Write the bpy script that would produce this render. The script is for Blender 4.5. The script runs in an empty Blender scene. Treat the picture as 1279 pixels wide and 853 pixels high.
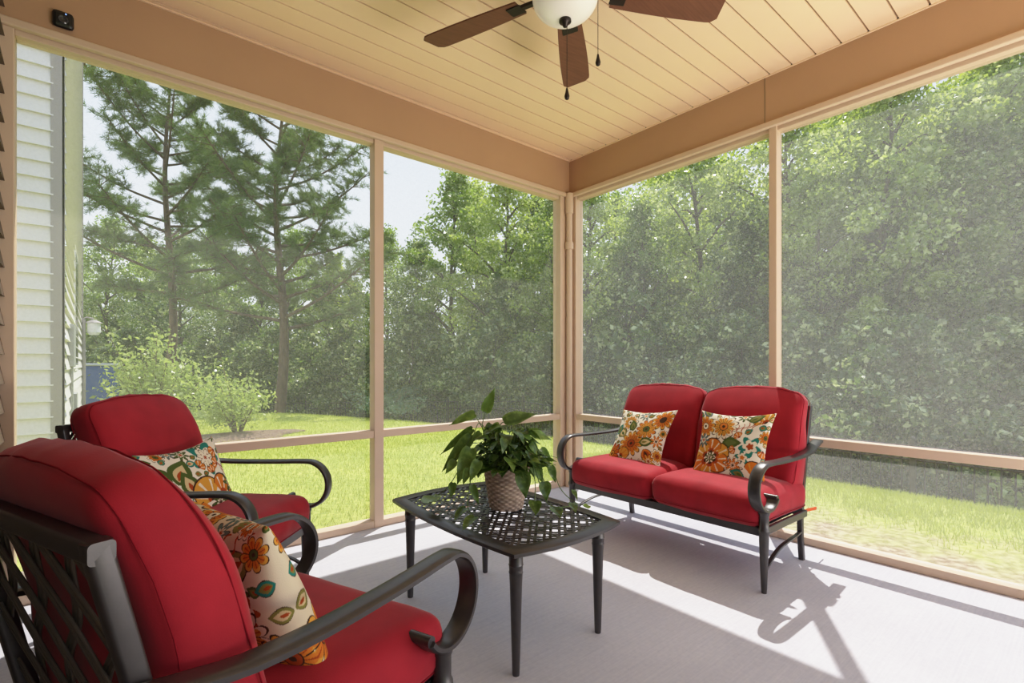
import bpy, bmesh, math, random
import numpy as np
from mathutils import Vector, Matrix, noise
PI = math.pi
rad = math.radians
scn = bpy.context.scene
COL = scn.collection

# ------------------------------------------------------------------ camera model
FPX, HOR, CAMH, YAW = 622.5, 456.0, 1.016, rad(39.8)
VX, VY = math.sin(YAW), math.cos(YAW)
RX, RY = math.cos(YAW), -math.sin(YAW)
CAM = Vector((-3.0751, -2.9333, CAMH))

def at(px, py, d):
    a = (px - 639.5) / FPX; b = -(py - HOR) / FPX
    return Vector((CAM.x + d * (VX + a * RX), CAM.y + d * (VY + a * RY), CAM.z + d * b))

# ------------------------------------------------------------------ tags and helpers
def tag(o, label=None, cat=None, group=None, kind=None):
    if label: o['label'] = label
    if cat: o['category'] = cat
    if group: o['group'] = group
    if kind: o['kind'] = kind
    return o

def empty(name, loc=(0, 0, 0), rz=0.0):
    o = bpy.data.objects.new(name, None)
    o.empty_display_size = 0.1
    o.location = loc; o.rotation_euler = (0, 0, rz)
    COL.objects.link(o)
    return o

def link(name, me, mat=None, parent=None, smooth=False):
    if mat: me.materials.append(mat)
    o = bpy.data.objects.new(name, me)
    COL.objects.link(o)
    if parent: o.parent = parent
    if smooth:
        me.polygons.foreach_set('use_smooth', [True] * len(me.polygons))
    me.update()
    return o

def copy_tree(o, parent=None):
    c = o.copy(); COL.objects.link(c)
    if parent:
        c.parent = parent
    for ch in list(o.children):
        copy_tree(ch, c)
    return c

class MB:
    def __init__(s): s.v = []; s.f = []
    def add(s, vs, fs):
        n = len(s.v)
        s.v += [tuple(p) for p in vs]
        s.f += [tuple(i + n for i in f) for f in fs]
    def box(s, x0, x1, y0, y1, z0, z1, M=None):
        vs = [Vector((x, y, z)) for z in (z0, z1) for y in (y0, y1) for x in (x0, x1)]
        if M is not None: vs = [M @ p for p in vs]
        s.add(vs, [(0, 2, 3, 1), (4, 5, 7, 6), (0, 1, 5, 4), (2, 6, 7, 3), (0, 4, 6, 2), (1, 3, 7, 5)])
    def tube(s, pts, r, seg=8, cap=True):
        pts = [Vector(p) for p in pts]; n = len(pts)
        rs = r if isinstance(r, (list, tuple)) else [r] * n
        t0 = (pts[1] - pts[0]).normalized()
        up = Vector((0, 0, 1)) if abs(t0.z) < .9 else Vector((1, 0, 0))
        u = t0.cross(up).normalized()
        vs = []; fs = []
        for i in range(n):
            t = (pts[min(i + 1, n - 1)] - pts[max(i - 1, 0)])
            t = t.normalized() if t.length > 1e-9 else t0
            u = (u - t * u.dot(t)); u = u.normalized() if u.length > 1e-6 else t.orthogonal().normalized()
            w = t.cross(u)
            for k in range(seg):
                a = 2 * PI * k / seg
                vs.append(pts[i] + (u * math.cos(a) + w * math.sin(a)) * rs[i])
        for i in range(n - 1):
            for k in range(seg):
                a = i * seg + k; b = i * seg + (k + 1) % seg
                fs.append((a, b, b + seg, a + seg))
        if cap:
            fs.append(tuple(range(seg - 1, -1, -1))); fs.append(tuple((n - 1) * seg + k for k in range(seg)))
        s.add(vs, fs)
    def lathe(s, prof, seg=24, c=(0, 0, 0), cap=True):
        vs = []; fs = []; n = len(prof)
        for r, z in prof:
            for k in range(seg):
                a = 2 * PI * k / seg
                vs.append((c[0] + r * math.cos(a), c[1] + r * math.sin(a), c[2] + z))
        for i in range(n - 1):
            for k in range(seg):
                a = i * seg + k; b = i * seg + (k + 1) % seg
                fs.append((a, b, b + seg, a + seg))
        if cap:
            fs.append(tuple(range(seg - 1, -1, -1))); fs.append(tuple((n - 1) * seg + k for k in range(seg)))
        s.add(vs, fs)
    def sweep(s, pts, prof, side=Vector((0, 1, 0)), cap=True):
        """profile (a along side, b along normal) swept along a path"""
        pts = [Vector(p) for p in pts]; n = len(pts); m = len(prof); vs = []; fs = []
        for i in range(n):
            t = (pts[min(i + 1, n - 1)] - pts[max(i - 1, 0)]).normalized()
            nn = t.cross(side).normalized(); sd = nn.cross(t).normalized()
            if sd.dot(side) < 0: sd = -sd
            for a, b in prof: vs.append(pts[i] + sd * a + nn * b)
        for i in range(n - 1):
            for k in range(m):
                a = i * m + k; b = i * m + (k + 1) % m
                fs.append((a, b, b + m, a + m))
        if cap:
            fs.append(tuple(range(m - 1, -1, -1))); fs.append(tuple((n - 1) * m + k for k in range(m)))
        s.add(vs, fs)
    def build(s, name, mat, parent=None, smooth=False, bevel=0, M=None, fixn=True):
        me = bpy.data.meshes.new(name)
        v = s.v if M is None else [tuple(M @ Vector(p)) for p in s.v]
        me.from_pydata(v, [], s.f); me.update()
        if fixn:
            bm = bmesh.new(); bm.from_mesh(me)
            bmesh.ops.recalc_face_normals(bm, faces=bm.faces)
            bm.to_mesh(me); bm.free()
        o = link(name, me, mat, parent, smooth)
        if bevel:
            b = o.modifiers.new('bevel', 'BEVEL'); b.width = bevel; b.segments = 2; b.limit_method = 'ANGLE'
            b.angle_limit = rad(50)
        if smooth:
            try:
                me.set_sharp_from_angle(angle=rad(45))
            except Exception:
                pass
        return o

def rrect(w, h, r=.004, n=3):
    out = []
    for cx, cy, a0 in ((w / 2 - r, h / 2 - r, 0), (-w / 2 + r, h / 2 - r, 90), (-w / 2 + r, -h / 2 + r, 180), (w / 2 - r, -h / 2 + r, 270)):
        for k in range(n + 1):
            a = rad(a0 + 90 * k / n); out.append((cx + r * math.cos(a), cy + r * math.sin(a)))
    return out

def spline(pts, n=8):
    """Catmull-Rom through points"""
    P = [Vector(p) for p in pts]; P = [P[0] * 2 - P[1]] + P + [P[-1] * 2 - P[-2]]
    out = []
    for i in range(1, len(P) - 2):
        for k in range(n):
            t = k / n; a, b, c, d = P[i - 1:i + 3]
            out.append(.5 * ((2 * b) + (c - a) * t + (2 * a - 5 * b + 4 * c - d) * t * t + (3 * b - a - 3 * c + d) * t ** 3))
    out.append(P[-2]); return out

def np_mesh(name, verts, faces_n, nverts_per_face, smooth=False):
    me = bpy.data.meshes.new(name)
    nv = len(verts); nf = faces_n
    me.vertices.add(nv); me.vertices.foreach_set('co', np.asarray(verts, dtype=np.float32).ravel())
    return me

def mesh_from_np(name, V, Fq):
    """V (n,3), Fq (m,k)"""
    me = bpy.data.meshes.new(name)
    m, k = Fq.shape
    me.vertices.add(len(V)); me.vertices.foreach_set('co', V.astype(np.float32).ravel())
    me.loops.add(m * k); me.loops.foreach_set('vertex_index', Fq.astype(np.int32).ravel())
    me.polygons.add(m); me.polygons.foreach_set('loop_start', np.arange(0, m * k, k, dtype=np.int32))
    me.polygons.foreach_set('loop_total', np.full(m, k, dtype=np.int32))
    me.update(calc_edges=True)
    return me

# ------------------------------------------------------------------ materials
def new_mat(name):
    m = bpy.data.materials.new(name); m.use_nodes = True
    nt = m.node_tree; nt.nodes.clear()
    out = nt.nodes.new('ShaderNodeOutputMaterial')
    return m, nt, out

def N(nt, t, **kw):
    n = nt.nodes.new(t)
    for k, v in kw.items():
        if k in n.inputs: n.inputs[k].default_value = v
        else: setattr(n, k, v)
    return n

def pbr(name, col, rough=.6, metal=0., var=.0, vscale=8., bump=0., bscale=60., sheen=0., col2=None, spec=.5, detail=4., coord='Object', bdist=.01, stretch=None):
    m, nt, out = new_mat(name)
    b = N(nt, 'ShaderNodeBsdfPrincipled'); L = nt.links.new
    b.inputs['Base Color'].default_value = (*col, 1); b.inputs['Roughness'].default_value = rough
    b.inputs['Metallic'].default_value = metal; b.inputs['Specular IOR Level'].default_value = spec
    if sheen:
        b.inputs['Sheen Weight'].default_value = sheen; b.inputs['Sheen Roughness'].default_value = .4
    tc = N(nt, 'ShaderNodeTexCoord'); src = tc.outputs[coord]
    if stretch:
        mp = N(nt, 'ShaderNodeMapping'); mp.inputs['Scale'].default_value = stretch
        L(src, mp.inputs['Vector']); src = mp.outputs[0]
    if var or col2:
        nz = N(nt, 'ShaderNodeTexNoise'); nz.inputs['Scale'].default_value = vscale; nz.inputs['Detail'].default_value = detail
        L(src, nz.inputs['Vector'])
        mr = N(nt, 'ShaderNodeMapRange'); mr.inputs['From Min'].default_value = .3; mr.inputs['From Max'].default_value = .7
        L(nz.outputs['Fac'], mr.inputs['Value'])
        mx = N(nt, 'ShaderNodeMix', data_type='RGBA')
        c2 = col2 or tuple(c * (1 - var) for c in col)
        mx.inputs['A'].default_value = (*col, 1); mx.inputs['B'].default_value = (*c2, 1)
        L(mr.outputs[0], mx.inputs['Factor']); L(mx.outputs['Result'], b.inputs['Base Color'])
    if bump:
        nb = N(nt, 'ShaderNodeTexNoise'); nb.inputs['Scale'].default_value = bscale; nb.inputs['Detail'].default_value = 5
        L(src, nb.inputs['Vector'])
        bp = N(nt, 'ShaderNodeBump'); bp.inputs['Strength'].default_value = bump; bp.inputs['Distance'].default_value = bdist
        L(nb.outputs['Fac'], bp.inputs['Height']); L(bp.outputs[0], b.inputs['Normal'])
    L(b.outputs[0], out.inputs['Surface'])
    return m

def leaf_mat(name, c1, c2, trans, tfac=.45, rough=.45, vscale=.8, rndo=.25, spec=.4, glint=0., gscale=5.):
    m, nt, out = new_mat(name); L = nt.links.new
    tc = N(nt, 'ShaderNodeTexCoord')
    nz = N(nt, 'ShaderNodeTexNoise'); nz.inputs['Scale'].default_value = vscale; nz.inputs['Detail'].default_value = 6; nz.inputs['Roughness'].default_value = .75
    L(tc.outputs['Object'], nz.inputs['Vector'])
    oi = N(nt, 'ShaderNodeObjectInfo')
    ad = N(nt, 'ShaderNodeMath', operation='MULTIPLY_ADD'); ad.inputs[1].default_value = rndo; ad.inputs[2].default_value = -rndo / 2
    L(oi.outputs['Random'], ad.inputs[0])
    sm = N(nt, 'ShaderNodeMath', operation='ADD'); L(nz.outputs['Fac'], sm.inputs[0]); L(ad.outputs[0], sm.inputs[1])
    mr = N(nt, 'ShaderNodeMapRange'); mr.inputs['From Min'].default_value = .32; mr.inputs['From Max'].default_value = .68
    L(sm.outputs[0], mr.inputs['Value'])
    mx = N(nt, 'ShaderNodeMix', data_type='RGBA'); mx.inputs['A'].default_value = (*c1, 1); mx.inputs['B'].default_value = (*c2, 1)
    L(mr.outputs[0], mx.inputs['Factor'])
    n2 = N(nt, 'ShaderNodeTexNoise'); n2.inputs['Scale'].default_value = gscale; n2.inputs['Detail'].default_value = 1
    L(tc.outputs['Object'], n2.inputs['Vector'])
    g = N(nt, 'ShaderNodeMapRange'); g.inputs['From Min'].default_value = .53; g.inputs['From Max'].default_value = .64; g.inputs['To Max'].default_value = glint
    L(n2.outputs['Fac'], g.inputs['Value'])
    mg = N(nt, 'ShaderNodeMix', data_type='RGBA'); mg.inputs['B'].default_value = (.72, .78, .46, 1)  # sun glints painted into the leaf colour as pale noise spots
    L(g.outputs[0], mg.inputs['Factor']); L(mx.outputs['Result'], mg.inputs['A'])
    b = N(nt, 'ShaderNodeBsdfPrincipled'); b.inputs['Roughness'].default_value = rough; b.inputs['Specular IOR Level'].default_value = spec
    L(mg.outputs['Result'], b.inputs['Base Color'])
    t = N(nt, 'ShaderNodeBsdfTranslucent')
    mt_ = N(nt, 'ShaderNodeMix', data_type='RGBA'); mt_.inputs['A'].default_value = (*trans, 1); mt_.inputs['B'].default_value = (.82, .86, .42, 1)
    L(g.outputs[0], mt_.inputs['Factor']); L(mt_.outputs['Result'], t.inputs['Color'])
    ms = N(nt, 'ShaderNodeMixShader'); ms.inputs['Fac'].default_value = tfac
    L(b.outputs[0], ms.inputs[1]); L(t.outputs[0], ms.inputs[2]); L(ms.outputs[0], out.inputs['Surface'])
    return m

TAN = (.67, .52, .40)
M = {}
M['trim'] = pbr('tan_paint', TAN, .55, var=.05, vscale=3, bump=.05, bscale=40, bdist=.004)
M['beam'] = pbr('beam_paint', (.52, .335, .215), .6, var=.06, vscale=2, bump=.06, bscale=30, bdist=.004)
M['ceil'] = pbr('ceiling_vinyl', (.92, .70, .50), .6, var=.04, vscale=2)
M['groove'] = pbr('groove_dark', (.30, .22, .14), .8)
M['dark'] = pbr('dark_gap', (.02, .015, .012), .9)
M['red'] = pbr('red_canvas', (.42, .024, .040), .7, var=.24, vscale=9, bump=.12, bscale=420, sheen=.20, spec=.16, bdist=.002)
M['pipe'] = pbr('red_piping', (.24, .012, .022), .85, spec=.1)
M['metal'] = pbr('bronze_metal', (.055, .048, .049), .32, metal=.1, var=.2, vscale=40, bump=.03, bscale=220, bdist=.002, spec=.8)
M['strapmetal'] = pbr('lattice_metal', (.14, .12, .095), .5, metal=.3, var=.2, vscale=30)
M['deck'] = pbr('seat_webbing', (.03, .025, .025), .8)
M['blade'] = pbr('walnut_blade', (.20, .082, .048), .5, var=.25, vscale=4, stretch=(2, 30, 2), detail=6)
M['fanmetal'] = pbr('fan_bronze', (.045, .035, .03), .4, metal=.6)
M['opal'] = pbr('opal_glass', (.88, .84, .76), .25)
M['opal'].node_tree.nodes['Principled BSDF'].inputs['Emission Color'].default_value = (1, .93, .82, 1)
M['opal'].node_tree.nodes['Principled BSDF'].inputs['Emission Strength'].default_value = .12
M['black'] = pbr('black_plastic', (.012, .012, .014), .35)
M['lens'] = pbr('lens_gloss', (.05, .05, .055), .1)
M['orange'] = pbr('orange_tape', (.75, .12, .03), .7)
M['white'] = pbr('white_cloth', (.8, .8, .82), .8)
M['siding'] = pbr('vinyl_siding', (.74, .72, .72), .6, var=.04, vscale=2)
M['siding2'] = pbr('brown_siding', (.16, .115, .085), .7)
M['corner'] = pbr('corner_board', (.36, .33, .33), .6)
M['grey'] = pbr('grey_metal_box', (.36, .37, .38), .55)
M['bin'] = pbr('blue_bin', (.03, .09, .32), .5)
M['binlid'] = pbr('bin_lid', (.6, .6, .62), .5)
M['bark'] = pbr('bark', (.115, .085, .065), .9, var=.5, vscale=6, bump=.8, bscale=14, bdist=.03, stretch=(3, 3, .6))
M['pinebark'] = pbr('pine_bark', (.19, .125, .095), .9, var=.5, vscale=7, bump=.8, bscale=12, bdist=.03, stretch=(3, 3, .7))
M['soil'] = pbr('potting_soil', (.035, .024, .016), .95, bump=1, bscale=80)
M['mulch'] = pbr('mulch', (.18, .115, .08), .95, col2=(.32, .24, .18), vscale=18, bump=1., bscale=45, bdist=.03)
M['stone'] = pbr('river_stone', (.45, .36, .28), .8, var=.35, vscale=8, bump=.3, bscale=20)
M['fence'] = pbr('black_iron', (.010, .010, .011), .5)
M['stem'] = pbr('green_stem', (.10, .16, .04), .6)
M['twig'] = pbr('shrub_twig', (.20, .15, .10), .9)
M['leafA'] = leaf_mat('leaf_mid', (.036, .080, .018), (.16, .25, .055), (.42, .60, .08), .45, vscale=.9, rough=.26, spec=.7, glint=.85)
M['leafB'] = leaf_mat('leaf_dark', (.024, .060, .018), (.080, .15, .04), (.27, .42, .07), .40, vscale=.9, rough=.26, spec=.7, glint=.85)
M['leafC'] = leaf_mat('leaf_yellow', (.085, .15, .026), (.27, .36, .075), (.60, .74, .12), .48, vscale=.9, rough=.26, spec=.7, glint=.85)
M['needle'] = leaf_mat('pine_needle', (.055, .105, .038), (.14, .21, .07), (.28, .40, .09), .36, vscale=.8)
M['shrub'] = leaf_mat('shrub_leaf', (.20, .30, .075), (.42, .50, .18), (.60, .74, .18), .42, vscale=3, rough=.3, glint=.45, gscale=9)
M['conifer'] = leaf_mat('blue_conifer', (.06, .12, .075), (.12, .20, .12), (.15, .25, .12), .25, vscale=2)
M['grassblade'] = leaf_mat('grass_blade', (.30, .38, .07), (.50, .53, .13), (.58, .66, .12), .4, vscale=1.3, rndo=0)

def pothos_mat():
    m, nt, out = new_mat('pothos_leaf'); L = nt.links.new
    at_ = N(nt, 'ShaderNodeAttribute', attribute_name='tint')
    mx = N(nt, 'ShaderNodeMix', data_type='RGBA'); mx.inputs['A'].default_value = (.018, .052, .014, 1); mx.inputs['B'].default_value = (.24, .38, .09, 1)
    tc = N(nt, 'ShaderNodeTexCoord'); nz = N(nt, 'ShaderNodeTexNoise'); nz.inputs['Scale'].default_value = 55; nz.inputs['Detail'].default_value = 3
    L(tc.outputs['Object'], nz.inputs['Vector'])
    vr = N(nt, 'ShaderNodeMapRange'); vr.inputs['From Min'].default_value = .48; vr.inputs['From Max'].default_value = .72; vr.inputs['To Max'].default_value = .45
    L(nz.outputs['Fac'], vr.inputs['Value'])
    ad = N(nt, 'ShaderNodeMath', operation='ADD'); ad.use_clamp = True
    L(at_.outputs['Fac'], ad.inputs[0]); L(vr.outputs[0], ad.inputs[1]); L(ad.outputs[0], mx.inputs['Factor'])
    b = N(nt, 'ShaderNodeBsdfPrincipled'); b.inputs['Roughness'].default_value = .26; b.inputs['Specular IOR Level'].default_value = .6
    L(mx.outputs['Result'], b.inputs['Base Color'])
    t = N(nt, 'ShaderNodeBsdfTranslucent'); t.inputs['Color'].default_value = (.18, .32, .04, 1)
    ms = N(nt, 'ShaderNodeMixShader'); ms.inputs['Fac'].default_value = .22
    L(b.outputs[0], ms.inputs[1]); L(t.outputs[0], ms.inputs[2]); L(ms.outputs[0], out.inputs['Surface'])
    return m
M['pothos'] = pothos_mat()

def concrete():
    m, nt, out = new_mat('broom_concrete'); L = nt.links.new
    tc = N(nt, 'ShaderNodeTexCoord')
    n1 = N(nt, 'ShaderNodeTexNoise'); n1.inputs['Scale'].default_value = 1.7; n1.inputs['Detail'].default_value = 8; n1.inputs['Roughness'].default_value = .65
    mp = N(nt, 'ShaderNodeMapping'); mp.inputs['Scale'].default_value = (3, 90, 3); mp.inputs['Rotation'].default_value = (0, 0, rad(0))
    n2 = N(nt, 'ShaderNodeTexNoise'); n2.inputs['Scale'].default_value = 1.5; n2.inputs['Detail'].default_value = 4
    n3 = N(nt, 'ShaderNodeTexNoise'); n3.inputs['Scale'].default_value = 60; n3.inputs['Detail'].default_value = 4
    L(tc.outputs['Object'], n1.inputs['Vector']); L(tc.outputs['Object'], mp.inputs['Vector']); L(mp.outputs[0], n2.inputs['Vector']); L(tc.outputs['Object'], n3.inputs['Vector'])
    m1 = N(nt, 'ShaderNodeMath', operation='MULTIPLY_ADD'); m1.inputs[1].default_value = .42
    m2 = N(nt, 'ShaderNodeMath', operation='MULTIPLY'); m2.inputs[1].default_value = .32
    L(n2.outputs['Fac'], m2.inputs[0]); L(n1.outputs['Fac'], m1.inputs[0]); L(m2.outputs[0], m1.inputs[2])
    m3 = N(nt, 'ShaderNodeMath', operation='MULTIPLY_ADD'); m3.inputs[1].default_value = .28; L(n3.outputs['Fac'], m3.inputs[0]); L(m1.outputs[0], m3.inputs[2])
    cr = N(nt, 'ShaderNodeValToRGB'); cr.color_ramp.elements[0].position = .36; cr.color_ramp.elements[1].position = .68
    cr.color_ramp.elements[0].color = (.53, .535, .61, 1); cr.color_ramp.elements[1].color = (.68, .68, .735, 1)
    L(m3.outputs[0], cr.inputs['Fac'])
    b = N(nt, 'ShaderNodeBsdfPrincipled'); b.inputs['Roughness'].default_value = .75; b.inputs['Specular IOR Level'].default_value = .25
    L(cr.outputs['Color'], b.inputs['Base Color'])
    bp = N(nt, 'ShaderNodeBump'); bp.inputs['Strength'].default_value = .25; bp.inputs['Distance'].default_value = .004
    L(m3.outputs[0], bp.inputs['Height']); L(bp.outputs[0], b.inputs['Normal']); L(b.outputs[0], out.inputs['Surface'])
    return m
M['floor'] = concrete()

def screen_mat(name, op):
    m, nt, out = new_mat(name); L = nt.links.new
    tc = N(nt, 'ShaderNodeTexCoord')
    nz = N(nt, 'ShaderNodeTexNoise'); nz.inputs['Scale'].default_value = 110; nz.inputs['Detail'].default_value = 2
    n2 = N(nt, 'ShaderNodeTexNoise'); n2.inputs['Scale'].default_value = 2.0; n2.inputs['Detail'].default_value = 2
    L(tc.outputs['Object'], nz.inputs['Vector']); L(tc.outputs['Object'], n2.inputs['Vector'])
    a = N(nt, 'ShaderNodeMapRange'); a.inputs['To Min'].default_value = op * .82; a.inputs['To Max'].default_value = op * 1.18; a.inputs['From Min'].default_value = .3; a.inputs['From Max'].default_value = .7
    L(nz.outputs['Fac'], a.inputs['Value'])
    c = N(nt, 'ShaderNodeMath', operation='MULTIPLY_ADD'); c.inputs[1].default_value = .10; c.inputs[2].default_value = -.05
    L(n2.outputs['Fac'], c.inputs[0])
    s = N(nt, 'ShaderNodeMath', operation='ADD'); L(a.outputs[0], s.inputs[0]); L(c.outputs[0], s.inputs[1])
    tr = N(nt, 'ShaderNodeBsdfTransparent'); tl = N(nt, 'ShaderNodeBsdfTranslucent'); tl.inputs['Color'].default_value = (.92, .90, .88, 1)
    df = N(nt, 'ShaderNodeBsdfDiffuse'); df.inputs['Color'].default_value = (.12, .12, .12, 1)
    m0 = N(nt, 'ShaderNodeMixShader'); m0.inputs['Fac'].default_value = .04
    L(tl.outputs[0], m0.inputs[1]); L(df.outputs[0], m0.inputs[2])
    ms = N(nt, 'ShaderNodeMixShader'); L(s.outputs[0], ms.inputs['Fac']); L(tr.outputs[0], ms.inputs[1]); L(m0.outputs[0], ms.inputs[2])
    L(ms.outputs[0], out.inputs['Surface'])
    return m
M['screen'] = screen_mat('insect_screen', .155)
M['screen_sun_haze'] = screen_mat('sun_haze_insect_screen', .20)  # extra opacity stands in for the stronger sun haze on one bay

def vcol_mat(name, attr, rough=.85):
    m, nt, out = new_mat(name); L = nt.links.new
    a = N(nt, 'ShaderNodeAttribute', attribute_name=attr)
    b = N(nt, 'ShaderNodeBsdfPrincipled'); b.inputs['Roughness'].default_value = rough; b.inputs['Specular IOR Level'].default_value = .2
    L(a.outputs['Color'], b.inputs['Base Color'])
    tc = N(nt, 'ShaderNodeTexCoord'); nz = N(nt, 'ShaderNodeTexNoise'); nz.inputs['Scale'].default_value = 500
    L(tc.outputs['Object'], nz.inputs['Vector'])
    bp = N(nt, 'ShaderNodeBump'); bp.inputs['Strength'].default_value = .2; bp.inputs['Distance'].default_value = .002
    L(nz.outputs['Fac'], bp.inputs['Height']); L(bp.outputs[0], b.inputs['Normal'])
    L(b.outputs[0], out.inputs['Surface'])
    return m
M['floral'] = vcol_mat('floral_print', 'print')
M['wicker'] = vcol_mat('wicker_cane', 'weave', .7)

# ================================================================== THE PORCH
CEIL = 2.74
BZ = 2.455           # underside of the header beams
XL = -3.386          # house wall
YB = -3.25           # back edge of the porch (behind the camera)
# floor slab
fl = MB(); fl.box(XL - .02, .10, YB - 1.2, .10, -.14, 0)
tag(fl.build('floor', M['floor'], bevel=.006), kind='structure')
# ceiling of grooved boards running along X
cm = MB(); pitch = .1235; y = 0.0
ys = [-.035 - i * pitch for i in range(34)]
prev = 0.05
for yy in ys:
    cm.box(XL - .05, .0, yy + .0045, prev - .0045, CEIL, CEIL + .02)
    prev = yy
cb = cm.build('ceiling', M['ceil']); tag(cb, kind='structure')
gm = MB(); gm.box(XL - .05, .0, YB - 1.2, .05, CEIL + .007, CEIL + .022)
gb = gm.build('groove_backing', M['groove'], cb)
dm = MB()
for yy in ys: dm.box(-.012, 0, yy - .006, yy + .006, CEIL - .0008, CEIL + .004)
dm.build('groove_end', M['dark'], cb)
em = MB(); em.box(-.012, 0, YB - 1.2, 0, CEIL - .006, CEIL); em.box(XL, 0, -.012, 0, CEIL - .004, CEIL)
em.build('ceiling_edge_trim', M['ceil'], cb)
# roof slab with eaves (casts the shade on the screens)
rf = MB(); rf.box(XL - .3, .185, YB - 1.3, .355, CEIL + .03, CEIL + .20)
rf.box(.145, .185, YB - 1.3, .355, 2.60, CEIL + .2); rf.box(XL - .3, .185, .315, .355, 2.60, CEIL + .2)
tag(rf.build('roof', M['trim']), kind='structure')
# header beams
def beam(name, boxes):
    b = MB()
    for q in boxes: b.box(*q)
    return tag(b.build(name, M['beam'], bevel=.003), kind='structure')
wb = beam('wall_back', [(XL - .1, .12, 0, .11, BZ, CEIL + .03)])
t = MB(); t.box(XL, -.036, -.022, 0.012, BZ - .03, BZ + .004); t.build('beam_molding', M['trim'], wb, bevel=.006)
wr = beam('wall_right', [(0, .12, YB - 1.2, 0, BZ, CEIL + .03)])
t = MB(); t.box(-.022, .012, YB - 1.2, -.036, BZ - .03, BZ + .004); t.build('beam_molding', M['trim'], wr, bevel=.006)
t = MB(); t.box(-.0015, .001, -1.612, -1.606, BZ + .01, CEIL); t.build('beam_joint', M['groove'], wr)
# house wall with lap siding on the side of the camera
hw = MB(); z = -.14
while z < 2.9:
    hw.add([(XL - .004, YB - 1.2, z + .12), (XL - .004, 0.02, z + .12), (XL + .018, 0.02, z), (XL + .018, YB - 1.2, z),
            (XL - .03, YB - 1.2, z + .12), (XL - .03, .02, z + .12), (XL - .03, .02, z), (XL - .03, YB - 1.2, z)],
           [(0, 1, 2, 3), (4, 7, 6, 5), (0, 4, 5, 1), (3, 2, 6, 7), (1, 5, 6, 2), (0, 3, 7, 4)])
    z += .12
tag(hw.build('wall_left', M['siding2']), kind='structure')

# posts and mullions
def trimobj(name, boxes, mat='trim', bevel=.004):
    b = MB()
    for q in boxes: b.box(*q)
    return tag(b.build(name, M[mat], bevel=bevel), kind='structure')
FT = BZ - .026       # top of frames
trimobj('trim_1', [(-3.42, -3.340, 0.0, .09, 0, BZ)])                # end post, house side
trimobj('trim_2', [(-1.746, -1.683, 0.0, .075, 0, BZ)])               # mullion in the back wall
trimobj('trim_3', [(-.105, -.035, 0.0, .09, 0, BZ), (0, .09, -.075, -.030, 0, BZ), (-.035, .10, -.03, .10, 0, BZ)])  # corner post
trimobj('trim_4', [(0.0, .075, -1.676, -1.631, 0, BZ)])               # mullion in the right wall
trimobj('trim_5', [(0.0, .075, -3.30, -3.235, 0, BZ)])
# top frame strips, base plates
trimobj('trim_6', [(-3.34, -.105, .012, .085, BZ - .052, BZ)])
trimobj('trim_7', [(.012, .085, YB, -.075, BZ - .052, BZ)])
trimobj('baseboard_back', [(-3.34, -.105, .004, .085, 0, .042)])
trimobj('baseboard_right', [(.004, .085, YB - .8, -.075, 0, .042)])
# window bays: mid rail + screen
def bay(name, axis, a0, a1):
    e = empty(name, (0, 0, 0)); tag(e, kind='structure')
    r = MB(); s = MB()
    if axis == 'x':
        r.box(a0, a1, .006, .078, .561, .607)
        s.add([(a0, .05, .03), (a1, .05, .03), (a1, .05, BZ), (a0, .05, BZ)], [(0, 1, 2, 3)])
    else:
        r.box(.006, .078, a0, a1, .561, .607)
        s.add([(.05, a0, .03), (.05, a1, .03), (.05, a1, BZ), (.05, a0, BZ)], [(0, 1, 2, 3)])
    r.build('window_rail', M['trim'], e, bevel=.003)
    s.build('window_screen', M['screen_sun_haze' if name == 'window_4' else 'screen'], e)
bay('window_1', 'x', -3.342, -1.744)
bay('window_2', 'x', -1.685, -.103)
bay('window_3', 'y', -1.633, -.073)
bay('window_4', 'y', -3.24, -1.674)
# painted pipe in the corner
cp = empty('conduit_pipe', (-.030, -.030, 0))
tag(cp, 'tan painted round pipe running floor to beam in the screened corner', 'pipe')
b = MB(); b.lathe([(.026, 0), (.026, BZ)], 20); b.build('pipe', M['trim'], cp, True)
b = MB(); b.lathe([(.034, BZ - .17), (.034, BZ - .002)], 20); b.build('coupling', M['trim'], cp, True, bevel=.003)
b = MB(); b.lathe([(.035, 1.985), (.036, 2.0), (.036, 2.03), (.033, 2.045)], 20); b.build('coupling', M['trim'], cp, True)
b = MB(); b.lathe([(.034, 0), (.034, .13), (.028, .14)], 20); b.build('coupling', M['trim'], cp, True)
# small camera box on the beam
sc = empty('security_camera', (-3.188, 0, 2.518))
tag(sc, 'small black square camera stuck on the tan beam near the house', 'camera')
b = MB(); b.box(-.036, .036, -.028, 0, -.036, .036); b.build('housing', M['black'], sc, bevel=.014)
b = MB(); b.lathe([(.017, 0), (.019, .002), (.014, .005), (.010, .003)], 20); b.build('lens', M['lens'], sc, True, M=Matrix.Translation((0, -.028, -.004)) @ Matrix.Rotation(rad(90), 4, 'X'))
mled, nt, out = new_mat('blue_led'); e_ = N(nt, 'ShaderNodeEmission'); e_.inputs['Color'].default_value = (.3, .5, 1, 1); e_.inputs['Strength'].default_value = 1.2; nt.links.new(e_.outputs[0], out.inputs['Surface'])
b = MB(); b.lathe([(.003, 0), (.003, .002)], 10); b.build('indicator_light', mled, sc, M=Matrix.Translation((.010, -.028, .022)) @ Matrix.Rotation(rad(90), 4, 'X'))

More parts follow.
